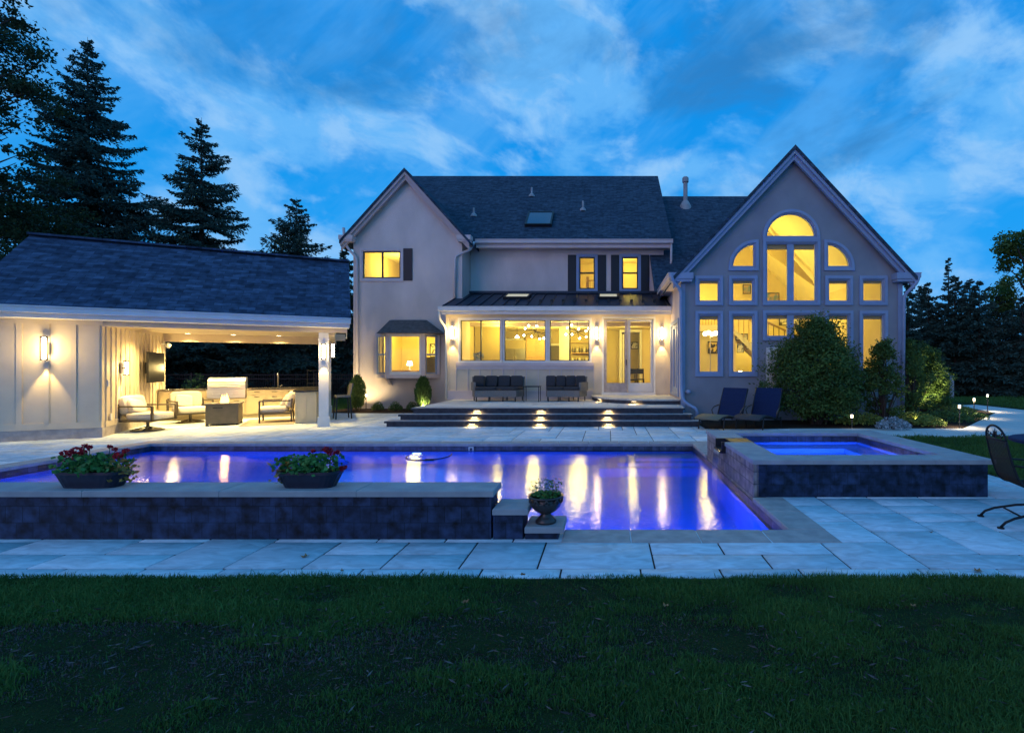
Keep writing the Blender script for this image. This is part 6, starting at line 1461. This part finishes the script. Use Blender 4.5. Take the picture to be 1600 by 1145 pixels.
# ------------------------------------------------------------------ lawn blades, clippings, fallen leaves
def blades(name, x0, x1, y0, y1, n, h0, h1, seed, wd=.0035, mask=None, label='short dark green lawn grass', mt=None, bare_on=False):
    rs = np.random.RandomState(seed)
    X = rs.uniform(x0, x1, n); Y = rs.uniform(y0, y1, n)
    cl = (np.sin(X*2.3+np.sin(Y*1.7)*2)+np.sin(Y*4.1+X*1.3)+np.sin(X*7.7-Y*5.2)*.6)/2.6
    G = np.random.RandomState(99).rand(64, 64); 
    def vn(u, v):
        iu = np.floor(u).astype(int); iv = np.floor(v).astype(int); fu = u-iu; fv = v-iv; fu = fu*fu*(3-2*fu); fv = fv*fv*(3-2*fv)
        g = lambda p, q: G[p % 64, q % 64]
        return (g(iu,iv)*(1-fu)+g(iu+1,iv)*fu)*(1-fv)+(g(iu,iv+1)*(1-fu)+g(iu+1,iv+1)*fu)*fv
    N2 = .55*vn(X*1.6+5, Y*3.1)+.3*vn(X*4.2, Y*7.0+9)+.15*vn(X*11, Y*17)
    bare = np.exp(-((Y-2.85)/.42)**2)*(1/(1+np.exp((X-.3)*1.3)))*.42+.08 if bare_on else 0
    dens_ = np.clip((N2-bare-.16)*4.0, .06, 1.0); cl = np.clip((N2-.5)*3.2, -1, 1)
    keep = rs.rand(n) < dens_
    if mask is not None: keep &= mask(X, Y)
    X = X[keep]; Y = Y[keep]; cl = cl[keep]; n = len(X)
    h = rs.uniform(h0, h1, n)*(1+.55*cl)*np.where(rs.rand(n) < .03, 1.7, 1); a = rs.uniform(0, 2*pi, n); lean = rs.uniform(.1, .9, n)*h; b_ = rs.uniform(0, 2*pi, n)
    w = wd*rs.uniform(.6,1.3,n); dx = np.cos(a)*w; dy = np.sin(a)*w; lx = np.cos(b_)*lean; ly = np.sin(b_)*lean
    z = -.015
    v0 = np.stack([X-dx, Y-dy, np.full(n,z)],1); v1 = np.stack([X+dx, Y+dy, np.full(n,z)],1)
    v2 = np.stack([X+dx*.8+lx*.35, Y+dy*.8+ly*.35, z+h*.6],1); v3 = np.stack([X-dx*.8+lx*.35, Y-dy*.8+ly*.35, z+h*.6],1)
    v4 = np.stack([X+lx, Y+ly, z+h*(1-.35*lean/h)],1)
    V = np.stack([v0,v1,v2,v3,v4],1).reshape(-1,3); i = np.arange(n)[:,None]*5
    F = np.concatenate([i+np.array([[0,1,2]]), i+np.array([[0,2,3]]), i+np.array([[3,2,4]])],0)
    T = np.repeat(np.clip(.35+.3*cl+.35*rs.rand(n),0,1),5)
    o = np_mesh(name, V, F, mt or M_grass, None, T); meta(o, label, 'grass', None, 'stuff'); return o
blades('lawn_grass', -4.6, 3.6, 1.75, 3.82, 420000, .018, .052, 1, .0022, lambda X, Y: np.abs(X+.35) < 1.45*Y*1.02+.3, bare_on=True)
blades('lawn_grass', 5.7, 9.5, 2.2, 6.6, 70000, .03, .07, 12, .004, label='dark lawn grass to the right of the iron table')
blades('lawn_grass', 5.6, 13.5, 6.6, 11.45, 60000, .05, .10, 2, .006, label='dark lawn grass between the patio and the garden path')
blades('lawn_grass', 13, 30, 18, 27, 40000, .06, .14, 3, .012, lambda X, Y: (X > 15.9), label='dark lawn grass beyond the garden path')
blades('lawn_grass', -17, -9.9, 18.35, 24.5, 40000, .06, .13, 4, .010, label='lawn grass between the pool house and the house corner')
blades('lawn_stubble', -3.9, 2.6, 1.75, 3.7, 120000, .006, .018, 8, .003, lambda X, Y: np.abs(X+.35) < 1.45*Y*1.02+.3, label='short dry stubble and thatch between the grass clumps of the foreground lawn', mt=M_thatch)
rs = np.random.RandomState(44); n = 5200
wide = rs.rand(n) < .35; X = np.where(wide, rs.uniform(-4, 3, n), rs.normal(size=n)*1.6-1.1); Y = np.where(wide, rs.uniform(1.9, 3.6, n), rs.normal(size=n)*.30+2.85); ok = (np.abs(X+.35) < 1.5*Y) & (Y > 1.8) & (Y < 3.7); X = X[ok]; Y = Y[ok]; n = len(X)
P = np.stack([X, Y, .006+.034*rs.rand(n)],1); V, F = leaf_quads(P, .015+.05*rs.rand(n)**3, rs, .85, .16); o = np_mesh('grass_clippings', V, F, M_thatch, None, np.repeat(rs.rand(n)**2.5,4)); meta(o, 'dry grass clippings and bare thatch scattered over the foreground lawn', 'clippings', None, 'stuff')
def fallen(label, x, y, s, seed, z=.004):
    r = random.Random(seed); t = MB(); n = 9; vs = [(x,y,z+.004)]
    for k in range(n):
        a = 2*pi*k/n; q = s*(.55+.45*r.random())*(1 if k % 2 else .7); vs.append((x+q*cos(a), y+q*sin(a)*.8, z+.012*r.random()+(.012 if k % 2 else 0)))
    t.add(vs, [(0,k+1,(k+1) % n+1) for k in range(n)]); o = t.build('fallen_leaf', M_deadleaf); 
    at = o.data.attributes.new('tone','FLOAT','POINT'); at.data.foreach_set('value', [r.random()]*(n+1))
    meta(o, label, 'leaf', 'fallen brown leaves')
fallen('largest curled brown leaf on the paving below the raised wall', PX(472,4.15), 4.2, .045, 1); fallen('brown leaf on the grass edge below the ceramic bowl', PX(818,3.75), 3.72, .03, 2, .045)
fallen('flat brown leaf near the grass edge at the lower right', PX(1528,3.9), 3.9, .05, 3); fallen('tiny leaf on the paving left of the bowl, by the grass', PX(540,3.95), 3.9, .02, 4)
fallen('pale leaf standing in the grass right of centre', PX(727,3.25), 3.25, .03, 5, .06); fallen('brown leaf in the lawn below the pool corner', PX(1040,3.2), 3.2, .03, 6, .06); fallen('brown leaf in the lawn at the right', PX(1427,3.2), 3.2, .035, 7, .06); fallen('small leaf on the paving below the hot tub', PX(1435,5.0), 4.8, .02, 8)
